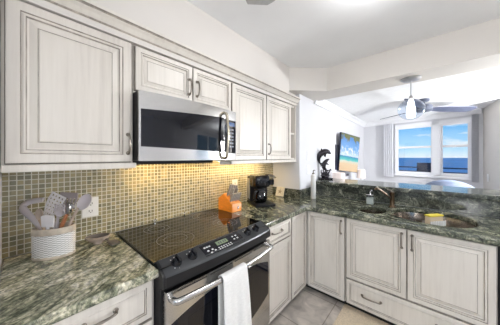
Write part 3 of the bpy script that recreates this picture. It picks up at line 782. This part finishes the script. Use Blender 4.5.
def spoon_bowl(mb, c, up, face, a, b, dp, th=.003, mi=0):
    side = up.cross(face).normalized(); loops = []
    n = 22
    def ring(f, o): return [c + up * (b + b * f * math.cos(2 * math.pi * i / n)) + side * (a * f * math.sin(2 * math.pi * i / n)) - face * (dp * (1 - f * f) + o) for i in range(n)]
    for f in (.05, .35, .65, .88, 1.0): loops.append(ring(f, 0))
    loops.append(ring(1.0, th))
    for f in (.85, .6, .3, .05): loops.append(ring(f, th))
    mb.loft(loops); return mb
FACE = -VV
# big wooden spoon leaning right
f0, t0 = in_crock(-.005, .010) + V(0, 0, .02), in_crock(.065, .035) + V(0, 0, .182)
k = utensil('wooden_spoon', 'big greyish wooden spoon leaning to the outlet side of the crock', 'spoon', f0, t0, .0065, 'wood_grey')
u = (t0 - f0).normalized(); spoon_bowl(MB(), t0 - u * .004, (u + RV * .35).normalized(), (FACE + Z1 * .25).normalized(), .026, .036, .012).build('bowl', 'nylon_lilac', k)
# perforated white turner
f0, t0 = in_crock(.02, .0) + V(0, 0, .02), in_crock(-.018, .015) + V(0, 0, .158)
k = utensil('slotted_turner', 'white perforated turner standing in the middle of the crock', 'turner', f0, t0, .006, 'nylon_white')
u = (Z1 + RV * .42).normalized(); blade(MB(), t0 - RV * .02 - Z1 * .005, u, (FACE + Z1 * .2).normalized(), .020, .033, .095, .0015, holes=(4, 6), curve=-.012).build('blade', 'nylon_white', k)
# bent lilac ladle on the left
f0, t0 = in_crock(.01, -.01) + V(0, 0, .02), in_crock(-.062, -.012) + V(0, 0, .150)
k = thing('bent_scraper', f0, 'pale lilac scraper with a bent broad arm hooking out to the left of the crock', 'scraper', 'utensils in the white crock')
pts = catmull([f0, f0.lerp(t0, .55), in_crock(-.070, -.012) + V(0, 0, .148), in_crock(-.108, -.010) + V(0, 0, .182), in_crock(-.118, -.005) + V(0, 0, .198), in_crock(-.098, .0) + V(0, 0, .214), in_crock(-.050, .006) + V(0, 0, .222)], 4)
MB().tube(pts, lerp_list([.006, .008, .013, .016, .015, .013, .010], len(pts)), seg=10, flat=(FACE, .5)).build('handle', 'nylon_lilac', k)
# taupe slotted turner at the back
f0, t0 = in_crock(-.02, .02) + V(0, 0, .02), in_crock(.020, .040) + V(0, 0, .185)
k = utensil('slotted_turner', 'dark taupe slotted turner standing at the back of the crock', 'turner', f0, t0, .006, 'nylon_taupe')
blade(MB(), t0 - Z1 * .01, (Z1 + RV * .04).normalized(), FACE, .018, .036, .070, .0017, holes=(4, 1)).build('blade', 'nylon_taupe', k)
# steel ladle rim
f0, t0 = in_crock(-.02, .015) + V(0, 0, .02), in_crock(.034, .016) + V(0, 0, .158)
k = utensil('ladle', 'shiny dark ladle tucked between the spoon and the turners', 'ladle', f0, t0, .005, 'chrome')
spoon_bowl(MB(), t0, (Z1 + RV * .1).normalized(), (FACE - RV * .6).normalized(), .018, .026, .022).build('bowl', 'chrome', k)
# spaghetti fork
f0, t0 = in_crock(.0, -.005) + V(0, 0, .02), in_crock(.018, -.004) + V(0, 0, .160)
k = utensil('pasta_fork', 'grey pasta fork with long curved tines at the front of the crock', 'fork', f0, t0, .006, 'nylon_lilac')
mb = MB(); spoon_bowl(mb, t0 - Z1 * .005, (Z1 + RV * .25).normalized(), FACE, .019, .022, .010)
for q in range(5):
    s0 = t0 + Z1 * .020 + RV * (-.016 + .009 * q); mb.tube([s0, s0 + Z1 * .02 + FACE * .004 + RV * .010, s0 + Z1 * .030 + FACE * .016 + RV * .016], [.0028, .0024, .0014], seg=6)
mb.build('head', 'nylon_lilac', k)
# small wooden spoon
f0, t0 = in_crock(.02, -.018) + V(0, 0, .02), in_crock(-.028, -.030) + V(0, 0, .152)
k = utensil('wooden_spoon', 'small tan wooden spoon standing upright at the crock front', 'spoon', f0, t0, .005, 'wood_tan')
spoon_bowl(MB(), t0 - Z1 * .003, (Z1 - RV * .05).normalized(), (FACE + Z1 * .1).normalized(), .015, .023, .006).build('bowl', 'wood_grey', k)
# white flat spatula at the front
f0, t0 = in_crock(.0, -.03) + V(0, 0, .02), in_crock(.004, -.036) + V(0, 0, .13)
k = utensil('spatula', 'short white square-headed spatula just above the crock rim', 'spatula', f0, t0, .006, 'nylon_white')
blade(MB(), t0 - Z1 * .005, Z1, FACE, .022, .024, .045, .002).build('blade', 'nylon_white', k)
# red-brown wooden handle
f0, t0 = in_crock(-.01, -.01) + V(0, 0, .02), in_crock(.050, -.005) + V(0, 0, .165)
k = thing('whisk', f0, 'short red-brown wooden handle poking over the crock rim', 'utensil', 'utensils in the white crock')
MB().tube([f0, f0.lerp(t0, .6), t0], [.004, .0075, .006], seg=8).build('handle', 'wood_red', k)

for k_ in [o for o in COL.objects if o.get('group') == 'utensils in the white crock']: k_.scale = (1.24, 1.24, 1.24)

# spoon rest
c = V(.130, .275, .914)
t = thing('spoon_rest', c, 'wooden oval spoon rest with a square dark handle lying beside the cooktop', 'spoon rest')
dirv = V(.35, .94, 0).normalized(); nrm = V(-dirv.y, dirv.x, 0)
def dish_ring(f, z, n=32): return [c + dirv * (.058 * f * math.cos(2 * math.pi * i / n)) + nrm * (.040 * f * math.sin(2 * math.pi * i / n)) + Z1 * z for i in range(n)]
mb = MB(); mb.loft([dish_ring(f, z) for f, z in ((.3, .012), (.70, .013), (.92, .026), (1.0, .036), (1.0, .040), (.94, .040))], cap=False); mb.lathe([(.022, 0), (.020, .014)], c, seg=20)
ds = mb.build('dish', 'wood_grey', t)
MB().loft([dish_ring(f, z) for f, z in ((.94, .040), (.86, .030), (.66, .020), (.3, .017), (.02, .017))], cap=False).build('hollow', 'spoon_dark', ds)  # dark tone stands for the shade inside the dish
p0 = c + V(.030, .030, .022); p1 = V(.205, .318, .928)
MB().tube([p0, p0.lerp(p1, .5), p1], [.008, .007, .008], seg=8, flat=(Z1, .5)).build('neck', 'spoon_dark', t)
hd = (p1 - p0).normalized(); sd = V(-hd.y, hd.x, 0).normalized()
MB().obox(p1 + hd * .022 + Z1 * .004, hd * .024, sd * .022, hd.cross(sd) * .005, bev=.003).build('handle', 'spoon_dark', t)

# ------------------------------------------------------------------ outlets and switches
def outlet(O, U, Nn, w_, h_, label, holes='duplex', cat='outlet', grp='wall plates'):
    k = thing('wall_outlet' if holes == 'duplex' else 'light_switch', O, label, cat, grp)
    c = O + Nn * .0035
    MB().obox(c, U * (w_ / 2), Z1 * (h_ / 2), Nn * .0035, bev=.002).build('plate', 'plastic_white', k)
    if holes == 'duplex':
        for s in (-1, 1):
            q = c + Z1 * (s * h_ * .19) + Nn * .0035
            f = MB().obox(q, U * (w_ * .22), Z1 * (h_ * .13), Nn * .0018, bev=.0012).build('socket', 'plastic_white', k)
            mb = MB()
            for e in (-1, 1): mb.obox(q + U * (e * w_ * .09) + Nn * .0016, U * .0016, Z1 * .0055, Nn * .0008)
            mb.obox(q - Z1 * .009 + Nn * .0016, U * .0026, Z1 * .0026, Nn * .0008)
            mb.build('slot', 'outlet_dark', f)
    else:
        MB().obox(c + Nn * .0045, U * (w_ * .20), Z1 * (h_ * .26), Nn * .003, bev=.002).build('rocker', 'plastic_white', k)
outlet(V(.008, .262, 1.098), Y1, X1, .078, .115, 'white duplex outlet on the mosaic beside the utensil crock')
outlet(V(.008, 1.46, 1.105), Y1, X1, .075, .115, 'white duplex outlet on the mosaic beside the coffee maker')
outlet(V(XW, 2.39, 1.41), Y1, X1, .075, .115, 'upper white switch plate on the wall by the bar', 'rocker', 'switch')
outlet(V(XW, 2.39, 1.235), Y1, X1, .075, .115, 'lower white switch plate on the wall by the bar', 'rocker', 'switch')
outlet(V(2.215, 4.70, 1.08), V(.064, -1, 0).normalized(), V(-1, -.064, 0).normalized(), .075, .115, 'white switch plate on the far wall right of the window', 'rocker', 'switch')

# ------------------------------------------------------------------ knife block
O = V(.075, 1.185, .9145)
t = thing('knife_block', (.16, 1.245, .9145), 'orange wooden knife block full of grey-handled knives', 'knife block')
pr_ = [(0, 0), (.185, 0), (.185, .072), (.158, .080), (.080, .158), (.0, .105)]
mb = MB(); mb.prism(pr_, O, X1, Z1, Y1, 0, .118)
bmesh.ops.bevel(mb.bm, geom=list(mb.bm.edges), offset=.003, segments=2, affect='EDGES')
mb.build('block', 'wood_orange', t)
mb = MB(); mb.lathe([(.014, 0), (.014, .0015), (.012, .002)], O + V(.185, .072, .034), seg=24, sx=.6, sy=1.15, ax=(1, 0, 0)); mb.build('badge', 'chrome', t)
nk = V(.42, 0, .90).normalized(); dk = V(-.90, 0, .42).normalized()
spots = []
for j in range(4): spots.append((O + V(.105, .018 + j * .027, .133), .112 - .006 * j, .0085, 1))
for j in range(6): spots.append((O + V(.150, .012 + j * .019, .088), .078, .0068, 0))
for j in range(2): spots.append((O + V(.128, .035 + j * .05, .112), .094, .0075, 1))
for p, L, hw, big in spots:
    lab = 'long grey-handled knife in the upper slots of the orange block' if big else 'steak knife with flat grey handle in the front row of the orange block'
    k = thing('kitchen_knife' if big else 'steak_knife', p, lab, 'knife', 'long knives in the orange block' if big else 'steak knives in the orange block')
    MB().obox(p + nk * (L / 2 + .008), nk * (L / 2), Y1 * hw, dk * .0095, bev=.004).build('handle', 'knife_grey', k)
    MB().obox(p + nk * .004, nk * .010, Y1 * (hw * .6), dk * .008, bev=.002).build('bolster', 'chrome', k)

# ------------------------------------------------------------------ coffee maker
t = thing('coffee_maker', (.24, 1.60, .9145), 'black combination coffee maker with glass carafe and steel side', 'coffee maker')
A = R(-30); cm = V(.235, 1.605, .9145)
MX = Matrix.Translation(cm) @ Matrix.Rotation(A, 4, 'Z')
B(-.13, .145, -.105, .105, 0, .028, bev=.008, M=MX).build('base', 'black_plastic', t)
B(-.13, -.035, -.100, .100, .026, .285, bev=.014, M=MX).build('tower', 'black_plastic', t)
B(-.128, -.045, -.104, -.099, .05, .26, bev=.002, M=MX).build('side_plate', 'brushed_grey', t)
mb = MB()
sec = lambda z, f: [MX @ V(-.06 + (x + .06) * f, -.012 + y * f, z) for x, y in ellipse(.0, 0, .112, .092, 36, 3.2)]
mb.loft([sec(.185, .93), sec(.19, .97), sec(.20, 1.0), sec(.265, 1.0), sec(.285, .97), sec(.297, .88), sec(.300, .6)])
mb.build('brew_head', 'black_gloss', t)
hb = MX @ V(.060, -.028, .034)
MB().lathe([(.055, 0), (.055, .006), (.05, .008)], MX @ V(.060, -.028, .027), seg=28).build('warming_plate', 'charcoal_metal', t)
ca = MB().lathe([(.050, 0), (.062, .012), (.067, .045), (.062, .085), (.050, .112), (.047, .125), (.044, .125), (.047, .11), (.058, .085), (.063, .045), (.058, .014), (.046, .003)], hb, seg=30, cap=False).build('carafe', 'carafe_glass', t)
MB().lathe([(.02, .002), (.057, .012), (.062, .045), (.059, .070), (.01, .0705)], hb, seg=28).build('coffee', 'black_gloss', ca)
MB().lathe([(.050, .120), (.052, .126), (.050, .138), (.02, .146), (.0, .147)], hb, seg=28, cap=False).build('lid', 'black_plastic', ca)
hv = (MX.to_3x3() @ V(.6, -.8, 0)).normalized()
MB().tube(catmull([hb + hv * .052 + Z1 * .118, hb + hv * .085 + Z1 * .112, hb + hv * .098 + Z1 * .075, hb + hv * .085 + Z1 * .035, hb + hv * .064 + Z1 * .030], 4), .008, seg=8).build('carafe_handle', 'black_plastic', ca)
MB().lathe([(.0, 0), (.030, 0), (.034, .010), (.034, .050), (.028, .056), (0, .057)], MX @ V(.070, .085, .205), seg=24, cap=False).build('brew_group', 'black_gloss', t)
MB().tube(catmull([MX @ V(-.03, .05, .296), MX @ V(.03, .075, .306), MX @ V(.09, .095, .298), MX @ V(.135, .105, .280)], 4), .011, seg=10, flat=(Z1, .7)).build('steam_lever', 'chrome', t)
for q in range(3): MB().lathe([(.006, 0), (.006, .003)], MX @ V(.1115, -.06 + q * .03, .235), seg=12, ax=tuple(MX.to_3x3() @ V(1, 0, 0))).build('button', 'charcoal_metal', t)

# starfish tile leaning in the corner
c = V(.158, 2.075, .9145); wd = .057
t = thing('decor_tile', c, 'square beige tile with a starfish relief leaning behind the coffee maker', 'decorative tile')
up = V(0, .33, 1).normalized(); fr = V(0, -1, .33).normalized()
MB().obox(c + up * .060 - fr * -.001, X1 * wd, up * .058, fr * .005, bev=.003).build('tile', 'tile_beige', t)
star = []
for i in range(10):
    a = math.pi / 2 + i * math.pi / 5; rr = .040 if i % 2 == 0 else .015; star.append((rr * math.cos(a), rr * math.sin(a)))
mb = MB(); a_ = [c + up * .060 + X1 * x + up * y + fr * .005 for x, y in star]; b_ = [c + up * .060 + X1 * x * .7 + up * y * .7 + fr * .009 for x, y in star]
mb.loft([a_, b_]); mb.build('starfish', 'tile_star', t)

# ------------------------------------------------------------------ at the sink
c = V(.522, 2.235, .9145)
t = thing('soap_bottle', c, 'tall slim white ceramic bottle with metal pump in the worktop corner', 'bottle')
MB().lathe([(.026, 0), (.029, .004), (.029, .255), (.027, .270), (.015, .280), (.013, .284)], c, seg=26).build('body', 'ceramic_white', t)
mb = MB(); mb.lathe([(.014, .283), (.014, .297), (.006, .300), (.005, .325)], c, seg=16); mb.tube([c + Z1 * .322, c + V(.010, -.006, .330), c + V(.030, -.018, .327)], [.006, .006, .004], seg=8); mb.build('pump', 'nickel', t)
c = V(1.080, 2.345, .9145)
t = thing('soap_dispenser', c, 'small square glass soap dispenser with steel pump behind the small bowl', 'soap dispenser')
MB().box(c.x - .033, c.x + .033, c.y - .033, c.y + .033, c.z, c.z + .095, bev=.006).build('jar', 'jar_glass', t)
MB().box(c.x - .029, c.x + .029, c.y - .029, c.y + .029, c.z + .004, c.z + .07, bev=.004).build('soap', 'ceramic_white', t)
MB().box(c.x - .034, c.x + .034, c.y - .034, c.y + .034, c.z + .0945, c.z + .104, bev=.002).build('collar', 'chrome', t)
mb = MB(); mb.lathe([(.012, .103), (.012, .118), (.006, .120), (.006, .140)], c, seg=16); mb.tube([c + Z1 * .138, c + V(.015, -.02, .146), c + V(.028, -.04, .140)], [.006, .006, .004], seg=8); mb.build('pump', 'chrome', t)
c = V(1.262, 2.365, .9145)
t = thing('faucet', c, 'bronze-toned single lever faucet with pull-out spout between the bowls', 'faucet')
MB().lathe([(.030, 0), (.030, .006), (.022, .012), (.019, .02), (.019, .12), (.021, .125), (.021, .14), (.012, .146)], c, seg=24).build('body', 'bronze_dark', t)
MB().tube(catmull([c + V(0, 0, .07), c + V(-.035, -.05, .115), c + V(-.085, -.115, .170), c + V(-.105, -.145, .185), c + V(-.115, -.160, .172)], 5), lerp_list([.009, .009, .010, .011, .010], 21), seg=12).build('spout', 'bronze_dark', t)
MB().tube(catmull([c + Z1 * .145, c + V(-.012, .004, .157), c + V(-.040, .012, .160)], 4), lerp_list([.007, .006, .005], 9), seg=8).build('lever', 'nickel', t)
# sponge and its caddy hung on the divider
c = V(1.582, 2.13, .8625)
t = thing('sponge_caddy', c, 'white ribbed sponge caddy standing on the sink divider', 'sponge holder')
MS = Matrix.Translation(V(1.555, 2.13, .8625)) @ Matrix.Rotation(R(52), 4, 'Z')
mb = MB(); mb.box(-.072, .072, -.030, .030, 0, .004, M=MS); mb.box(-.072, .072, .026, .030, .004, .03, M=MS); mb.box(-.072, .072, -.030, -.0285, .004, .040, M=MS); mb.build('tray', 'weave_gap', t)
mb = MB()
for q in range(9): mb.box(-.071 + q * .0164, -.062 + q * .0164, -.035, -.030, .001, .041, bev=.001, M=MS)
mb.build('rib', 'plastic_white', t)
t = thing('sponge', (1.555, 2.13, .867), 'beige and yellow dish sponge standing in the white caddy', 'sponge')
B(-.064, .064, -.024, .022, .0045, .072, bev=.010, M=MS).build('body', 'sponge_tan', t)
B(-.065, .065, -.025, .023, .071, .084, bev=.005, M=MS).build('scrub_layer', 'sponge_yellow', t)

# ------------------------------------------------------------------ dolphin sculpture on the bar
c = V(.465, 2.745, 1.0925)
t = thing('dolphin_sculpture', c, 'dark bronze sculpture of two leaping dolphins on the bar top', 'sculpture')
def DP(x, z, d=0.0): return c + RV * x + Z1 * z + VV * d
B(-.085, .085, -.06, .06, 0, .022, bev=.005, M=Matrix.Translation(c) @ Matrix.Rotation(YAW, 4, 'Z')).build('base', 'bronze', t)
mb = MB()
for x, z, r, d_ in ((0, .035, .05, 0), (.03, .05, .035, .01), (-.03, .05, .035, -.005), (.005, .08, .035, 0)): mb.ball(DP(x, z, d_), r, (1, .8, .75), seg=14)
for a in range(5):
    x = -.05 + .025 * a; mb.tube(catmull([DP(x * .6, .04), DP(x, .09 + .01 * (a % 2)), DP(x * 1.25 + .01, .125 + .012 * (a % 3)), DP(x * 1.2 + .025, .12)], 4), lerp_list([.014, .012, .007, .002], 13), seg=8)
mb.build('wave', 'bronze', t)
def dolphin(path, rad, fins, tail):
    mb = MB(); p = catmull(path, 5); mb.tube(p, lerp_list(rad, len(p)), seg=12)
    for a, b_, w_ in fins:
        m = a.lerp(b_, .5); d_ = (b_ - a).normalized()
        mb.tube([a, m, b_], [w_, w_ * .7, .002], seg=8, flat=(VV, .35))
    a, u_ = tail
    for s in (-1, 1): mb.tube([a, a + u_ * .025 + VV * (s * .022), a + u_ * .038 + VV * (s * .045)], [.012, .010, .002], seg=8, flat=(u_.cross(VV), .35))
    return mb
dolphin([DP(-.060, .200), DP(-.083, .245), DP(-.088, .295), DP(-.062, .345), DP(-.015, .375), DP(.030, .378), DP(.058, .362), DP(.078, .350)], [.008, .016, .028, .040, .042, .034, .020, .007],
        [(DP(-.045, .375), DP(-.055, .425), .020), (DP(-.005, .345, -.02), DP(-.005, .300, -.03), .014), (DP(.0, .345, .02), DP(.0, .305, .03), .014)], (DP(-.060, .205), (RV * .4 - Z1).normalized())).build('dolphin', 'bronze', t)
dolphin([DP(.035, .115), DP(.0, .135), DP(-.020, .170), DP(-.012, .215), DP(.015, .250), DP(.040, .270), DP(.060, .278)], [.007, .018, .028, .030, .024, .014, .005],
        [(DP(-.03, .20), DP(-.062, .225), .014), (DP(.01, .215, -.015), DP(.045, .200, -.02), .012)], (DP(.038, .116), (RV + Z1 * .2).normalized())).build('dolphin', 'bronze', t)

# ------------------------------------------------------------------ living room
# television
def at(x, y, D): return V(CX, 0, CH) + (VV + RV * ((x - 250) / 200) + Z1 * ((157.1 - y) / 200)) * D
q = [V(.425, 3.43, 1.172), V(.545, 4.10, 1.105), V(.590, 4.10, 1.757), V(.470, 3.43, 1.805)]
nn_ = (q[1] - q[0]).cross(q[3] - q[0]).normalized(); ctr = (q[0] + q[2]) / 2
t = thing('television', (.46, 3.8, 1.1), 'tilted wall television showing a sunny palm beach', 'television')
mb = MB(); mb.loft([[p - nn_ * .030 for p in q], [p - nn_ * .001 for p in q]]); mb.build('casing', 'tv_black', t)
mb = MB(); q = [ctr + (p - ctr) * .975 for p in q]
vs = [mb.bm.verts.new(p + nn_ * .0005) for p in q]; f = mb.face(vs)
uvl = mb.bm.loops.layers.uv.new('UVMap')
for lo, uv in zip(f.loops, ((0, 0), (1, 0), (1, 1), (0, 1))): lo[uvl].uv = uv
mb.build('screen', 'tv_picture', t, smooth=False)
MB().loft([[V(x, y, z) for y, z in ((3.38, 1.19), (3.62, 1.19), (3.62, 1.60), (3.38, 1.60))] for x in (XW + .001, XW + .02)]).build('wall_bracket', 'tv_black', t)
# console and two table lamps
t = thing('console_table', (.56, 4.0, FZ), 'low white console table along the wall under the television', 'table')
B(.41, .71, 3.03, 4.75, .80, .83, bev=.004).build('table_top', 'console_wood', t)
for x in (.43, .66):
    for y in (3.06, 4.69): B(x, x + .03, y, y + .03, FZ, .80).build('leg', 'console_wood', t)
for (x, y, s, lab) in ((.515, 3.15, .095, 'table lamp with pale pink shade, nearer the dolphin sculpture'), (.590, 4.17, .075, 'table lamp with pale pink shade at the far side of the television')):
    k = thing('table_lamp', (x, y, .83), lab, 'lamp', 'table lamps under the television')
    MB().lathe([(.055, 0), (.055, .012), (.02, .02), (.03, .06), (.03, .11), (.012, .15), (.008, .25)], V(x, y, .83), seg=20).build('base', 'lamp_base', k)
    MB().lathe([(s, .175), (s * .92, .335), (s * .90, .335), (s * .98, .175)], V(x, y, .83), seg=28, cap=False).build('lamp_shade', 'lampshade', k)
# bracket shelf-like sound bar below the television
tag(B(XW + .002, XW + .07, 3.42, 3.90, 1.055, 1.095, bev=.006).build('sound_bar', 'tv_black'), 'slim dark sound bar on the wall below the television', 'sound bar')
# curtains: stacked vertical blinds either side
def drape(name, s0, s1, z0, z1, label):
    mb = MB(); loops_f, loops_b = [], []; n = 40
    pts = []
    for i in range(n + 1):
        s = s0 + (s1 - s0) * i / n; pts.append((s, -.075 - .020 * math.sin(i / n * math.pi * 2 * 5)))
    A_ = [[wall_pt(s, z0, o) for s, o in pts], [wall_pt(s, z1, o) for s, o in pts]]
    B_ = [[wall_pt(s, z0, o + .006) for s, o in pts], [wall_pt(s, z1, o + .006) for s, o in pts]]
    mb.loft([A_[0] + B_[0][::-1], A_[1] + B_[1][::-1]])
    return tag(mb.build(name, 'curtain'), label, 'curtain', 'curtains beside the window')
drape('curtain', .45, .635, .98, 2.10, 'narrow gathered white curtain on the television side of the window')
drape('curtain', 1.735, 1.815, .98, 2.10, 'narrow gathered white curtain on the right-hand wall side of the window')
mb = MB()
# roller shades at the window heads
for a, b, lab in ((WS0 + .01, 1.235, 'rolled white window shade over the left pane'), (1.335, WS1 - .01, 'rolled white window shade over the right pane')):
    k = thing('roller_shade', wall_pt((a + b) / 2, 2.0, -.04), lab, 'window shade', 'roller shades at the window')
    m_ = MB(); wseg(m_, a, b, 2.005, 2.065, -.055, -.012, bev=.006); m_.build('cassette', 'shade_cloth', k)
    m_ = MB(); wseg(m_, a + .01, b - .01, 1.965, 2.006, -.036, -.030); m_.build('hem', 'shade_cloth', k)
mb.bm.free()
# barrel chair behind the bar
c = V(1.77, 4.36, FZ)
t = thing('barrel_chair', c, 'blue-grey upholstered barrel chair whose curved back shows over the bar', 'chair')
mb = MB(); loops = []
for i in range(25):
    a = R(185) + (i / 24) * R(160); dr_ = V(math.cos(a), math.sin(a), 0)
    hgt = .74 + .275 * math.sin(math.pi * i / 24) ** .8
    loops.append([c + dr_ * .30 + Z1 * .45, c + dr_ * .36 + Z1 * .45, c + dr_ * .37 + Z1 * (hgt - .03), c + dr_ * .345 + Z1 * hgt, c + dr_ * .315 + Z1 * hgt, c + dr_ * .30 + Z1 * (hgt - .03)])
mb.loft(loops); mb.build('backrest', 'upholstery', t, angle=60)
MB().lathe([(.27, .36), (.31, .38), (.31, .45), (.28, .48), (.0, .485)], c, seg=30, cap=False).build('seat', 'upholstery', t)
for a in (45, 135, 225, 315): MB().tube([c + V(.2 * math.cos(R(a)), .2 * math.sin(R(a)), .38), c + V(.25 * math.cos(R(a)), .25 * math.sin(R(a)), 0)], [.02, .013], seg=10).build('leg', 'console_wood', t)
# balcony railing and chair
t = thing('balcony_railing', wall_pt(1.2, 0, 1.75), 'dark balcony railing outside the window in front of the sea', 'railing')
for z in (1.11, 1.00, .25): m_ = MB(); wseg(m_, -.6, 3.2, z, z + .03, 1.73, 1.77); m_.build('rail', 'rail_dark', t)
for s in (-.5, .7, 1.9, 3.1): m_ = MB(); wseg(m_, s, s + .04, 0, 1.12, 1.73, 1.77); m_.build('post', 'rail_dark', t)
bc = wall_pt(.89, 0, 1.05)
t = thing('balcony_chair', bc, 'dark high-backed patio chair on the balcony outside the left pane', 'chair')
for s in (-1, 1):
    for d_ in (-1, 1): MB().tube([bc + E12 * (.2 * s) + N12 * (.2 * d_), bc + E12 * (.19 * s) + N12 * (.18 * d_) + Z1 * .78], .014, seg=8).build('leg', 'rail_dark', t)
MB().obox(bc + Z1 * .78, E12 * .21, N12 * .20, Z1 * .02, bev=.01).build('seat', 'mesh_dark', t)
MB().obox(bc + Z1 * 1.03 - N12 * -.20, E12 * .20, (N12 - Z1 * .15).normalized() * .012, (Z1 + N12 * .15).normalized() * .23, bev=.008).build('backrest', 'mesh_dark', t)

# ------------------------------------------------------------------ lamps and fans
def flush_lamp(c, r, dp, mat, label, cat='lamp', grp='flush ceiling lamps'):
    k = thing('ceiling_lamp', c, label, cat, grp)
    MB().lathe([(r * 1.06, 0), (r * 1.06, -.018), (r, -.022)], c, seg=36).build('trim_ring', 'brushed_grey', k)
    MB().lathe([(r, -.020), (r * .96, -.02 - dp * .35), (r * .75, -.02 - dp * .75), (r * .4, -.02 - dp * .96), (.0, -.02 - dp)], c, seg=36, cap=False).build('diffuser', mat, k)
flush_lamp(V(1.335, 1.235, ZK), .16, .07, 'diffuser', 'round white ceiling lamp glowing at the top of the kitchen ceiling')
def fill_globe_lamp(c, drop, r, mat, label):  # globes added out of view as fill light
    k = thing('fill_globe', c, label, 'lamp', 'added unseen fill globes')
    MB().lathe([(.07, 0), (.07, -.015), (.02, -.025), (.012, -.03), (.012, -drop + r * .9), (.05, -drop + r * .95)], c, seg=24).build('canopy', 'brushed_grey', k)
    MB().ball(c - Z1 * drop, r, seg=32).build('globe', mat, k)
fill_globe_lamp(V(2.2, -1.8, ZK), .80, .24, 'kitchen_fill', 'unseen white globe added behind the camera to brighten the kitchen')
fill_globe_lamp(V(3.35, -.55, ZK), .80, .24, 'kitchen_fill', 'unseen white globe added over the open side to brighten the kitchen')
fill_globe_lamp(V(2.74, 3.72, ZL), .55, .13, 'living_fill', 'unseen white globe added to brighten the living room')
# pendant over the bar
c = V(1.40, 2.44, ZB)
t = thing('pendant_lamp', c, 'clear glass globe pendant lamp hanging above the breakfast bar', 'pendant lamp')
MB().lathe([(.078, 0), (.078, -.010), (.066, -.020), (.010, -.026)], c, seg=32).build('canopy', 'brushed_grey', t)
MB().tube([c + Z1 * -.02, c + Z1 * -.17], .0045, seg=8).build('stem', 'brushed_grey', t)
MB().lathe([(.010, -.165), (.016, -.175), (.016, -.195), (.012, -.20)], c, seg=16).build('socket_cap', 'brushed_grey', t)
MB().lathe([(.012, -.195), (.022, -.215), (.034, -.300), (.036, -.350), (.028, -.375), (.0, -.384)], c, seg=24, cap=False).build('inner_diffuser', 'pendant_glow', t)
gz = -.295; prof = [(.105 * math.cos(R(a)), gz + .097 * math.sin(R(a))) for a in range(72, -91, -9)]
MB().lathe(prof, c, seg=36, cap=False).build('globe', 'globe_glass', t, angle=180)
def fan(c, drop, rad, angs, label, w_=.07, blades='fan_grey'):
    k = thing('ceiling_fan', c, label, 'ceiling fan', 'ceiling fans')
    MB().lathe([(.065, 0), (.065, -.02), (.05, -.035), (.02, -.04)], c, seg=28).build('canopy', 'fan_body', k)
    MB().lathe([(.018, -.035), (.018, -drop + .05)], c, seg=16).build('rod', 'fan_body', k)
    MB().lathe([(.03, -drop + .06), (.085, -drop + .045), (.095, -drop + .02), (.095, -drop - .02), (.07, -drop - .04), (.0, -drop - .045)], c, seg=32, cap=False).build('motor', 'fan_body', k)
    for a in angs:
        d_ = V(math.cos(R(a)), math.sin(R(a)), 0); s_ = V(-d_.y, d_.x, 0); o = c - Z1 * drop; loops = []
        for i in range(13):
            f = i / 12; rr = .09 + (rad - .09) * f; hw = w_ * (.55 + .45 * min(1, f * 3)) * (1 if f < .88 else math.sqrt(max(.02, 1 - ((f - .88) / .12) ** 2 * .55)))
            tl = -.25
            loops.append([o + d_ * rr - s_ * hw - Z1 * (hw * tl + .004), o + d_ * rr + s_ * hw + Z1 * (hw * tl - .004), o + d_ * rr + s_ * hw + Z1 * (hw * tl + .004), o + d_ * rr - s_ * hw - Z1 * (hw * tl - .004)])
        MB().loft(loops).build('blade', blades, k)
fan(V(1.48, 3.64, ZL), .13, .72, (44, 139, 261), 'grey three-blade ceiling fan in the living room beyond the pendant')
fan(V(1.27, .61, ZK), .20, .47, (154, 274, 34), 'grey ceiling fan over the kitchen, one blade tip entering at the top', .085, 'brushed_grey')

# ------------------------------------------------------------------ rug
tag(B(.955, 1.75, .75, 1.93, FZ, FZ + .012, bev=.004).build('floor_mat', 'rug'), 'beige woven mat on the tile floor in front of the sink cabinets', 'mat')
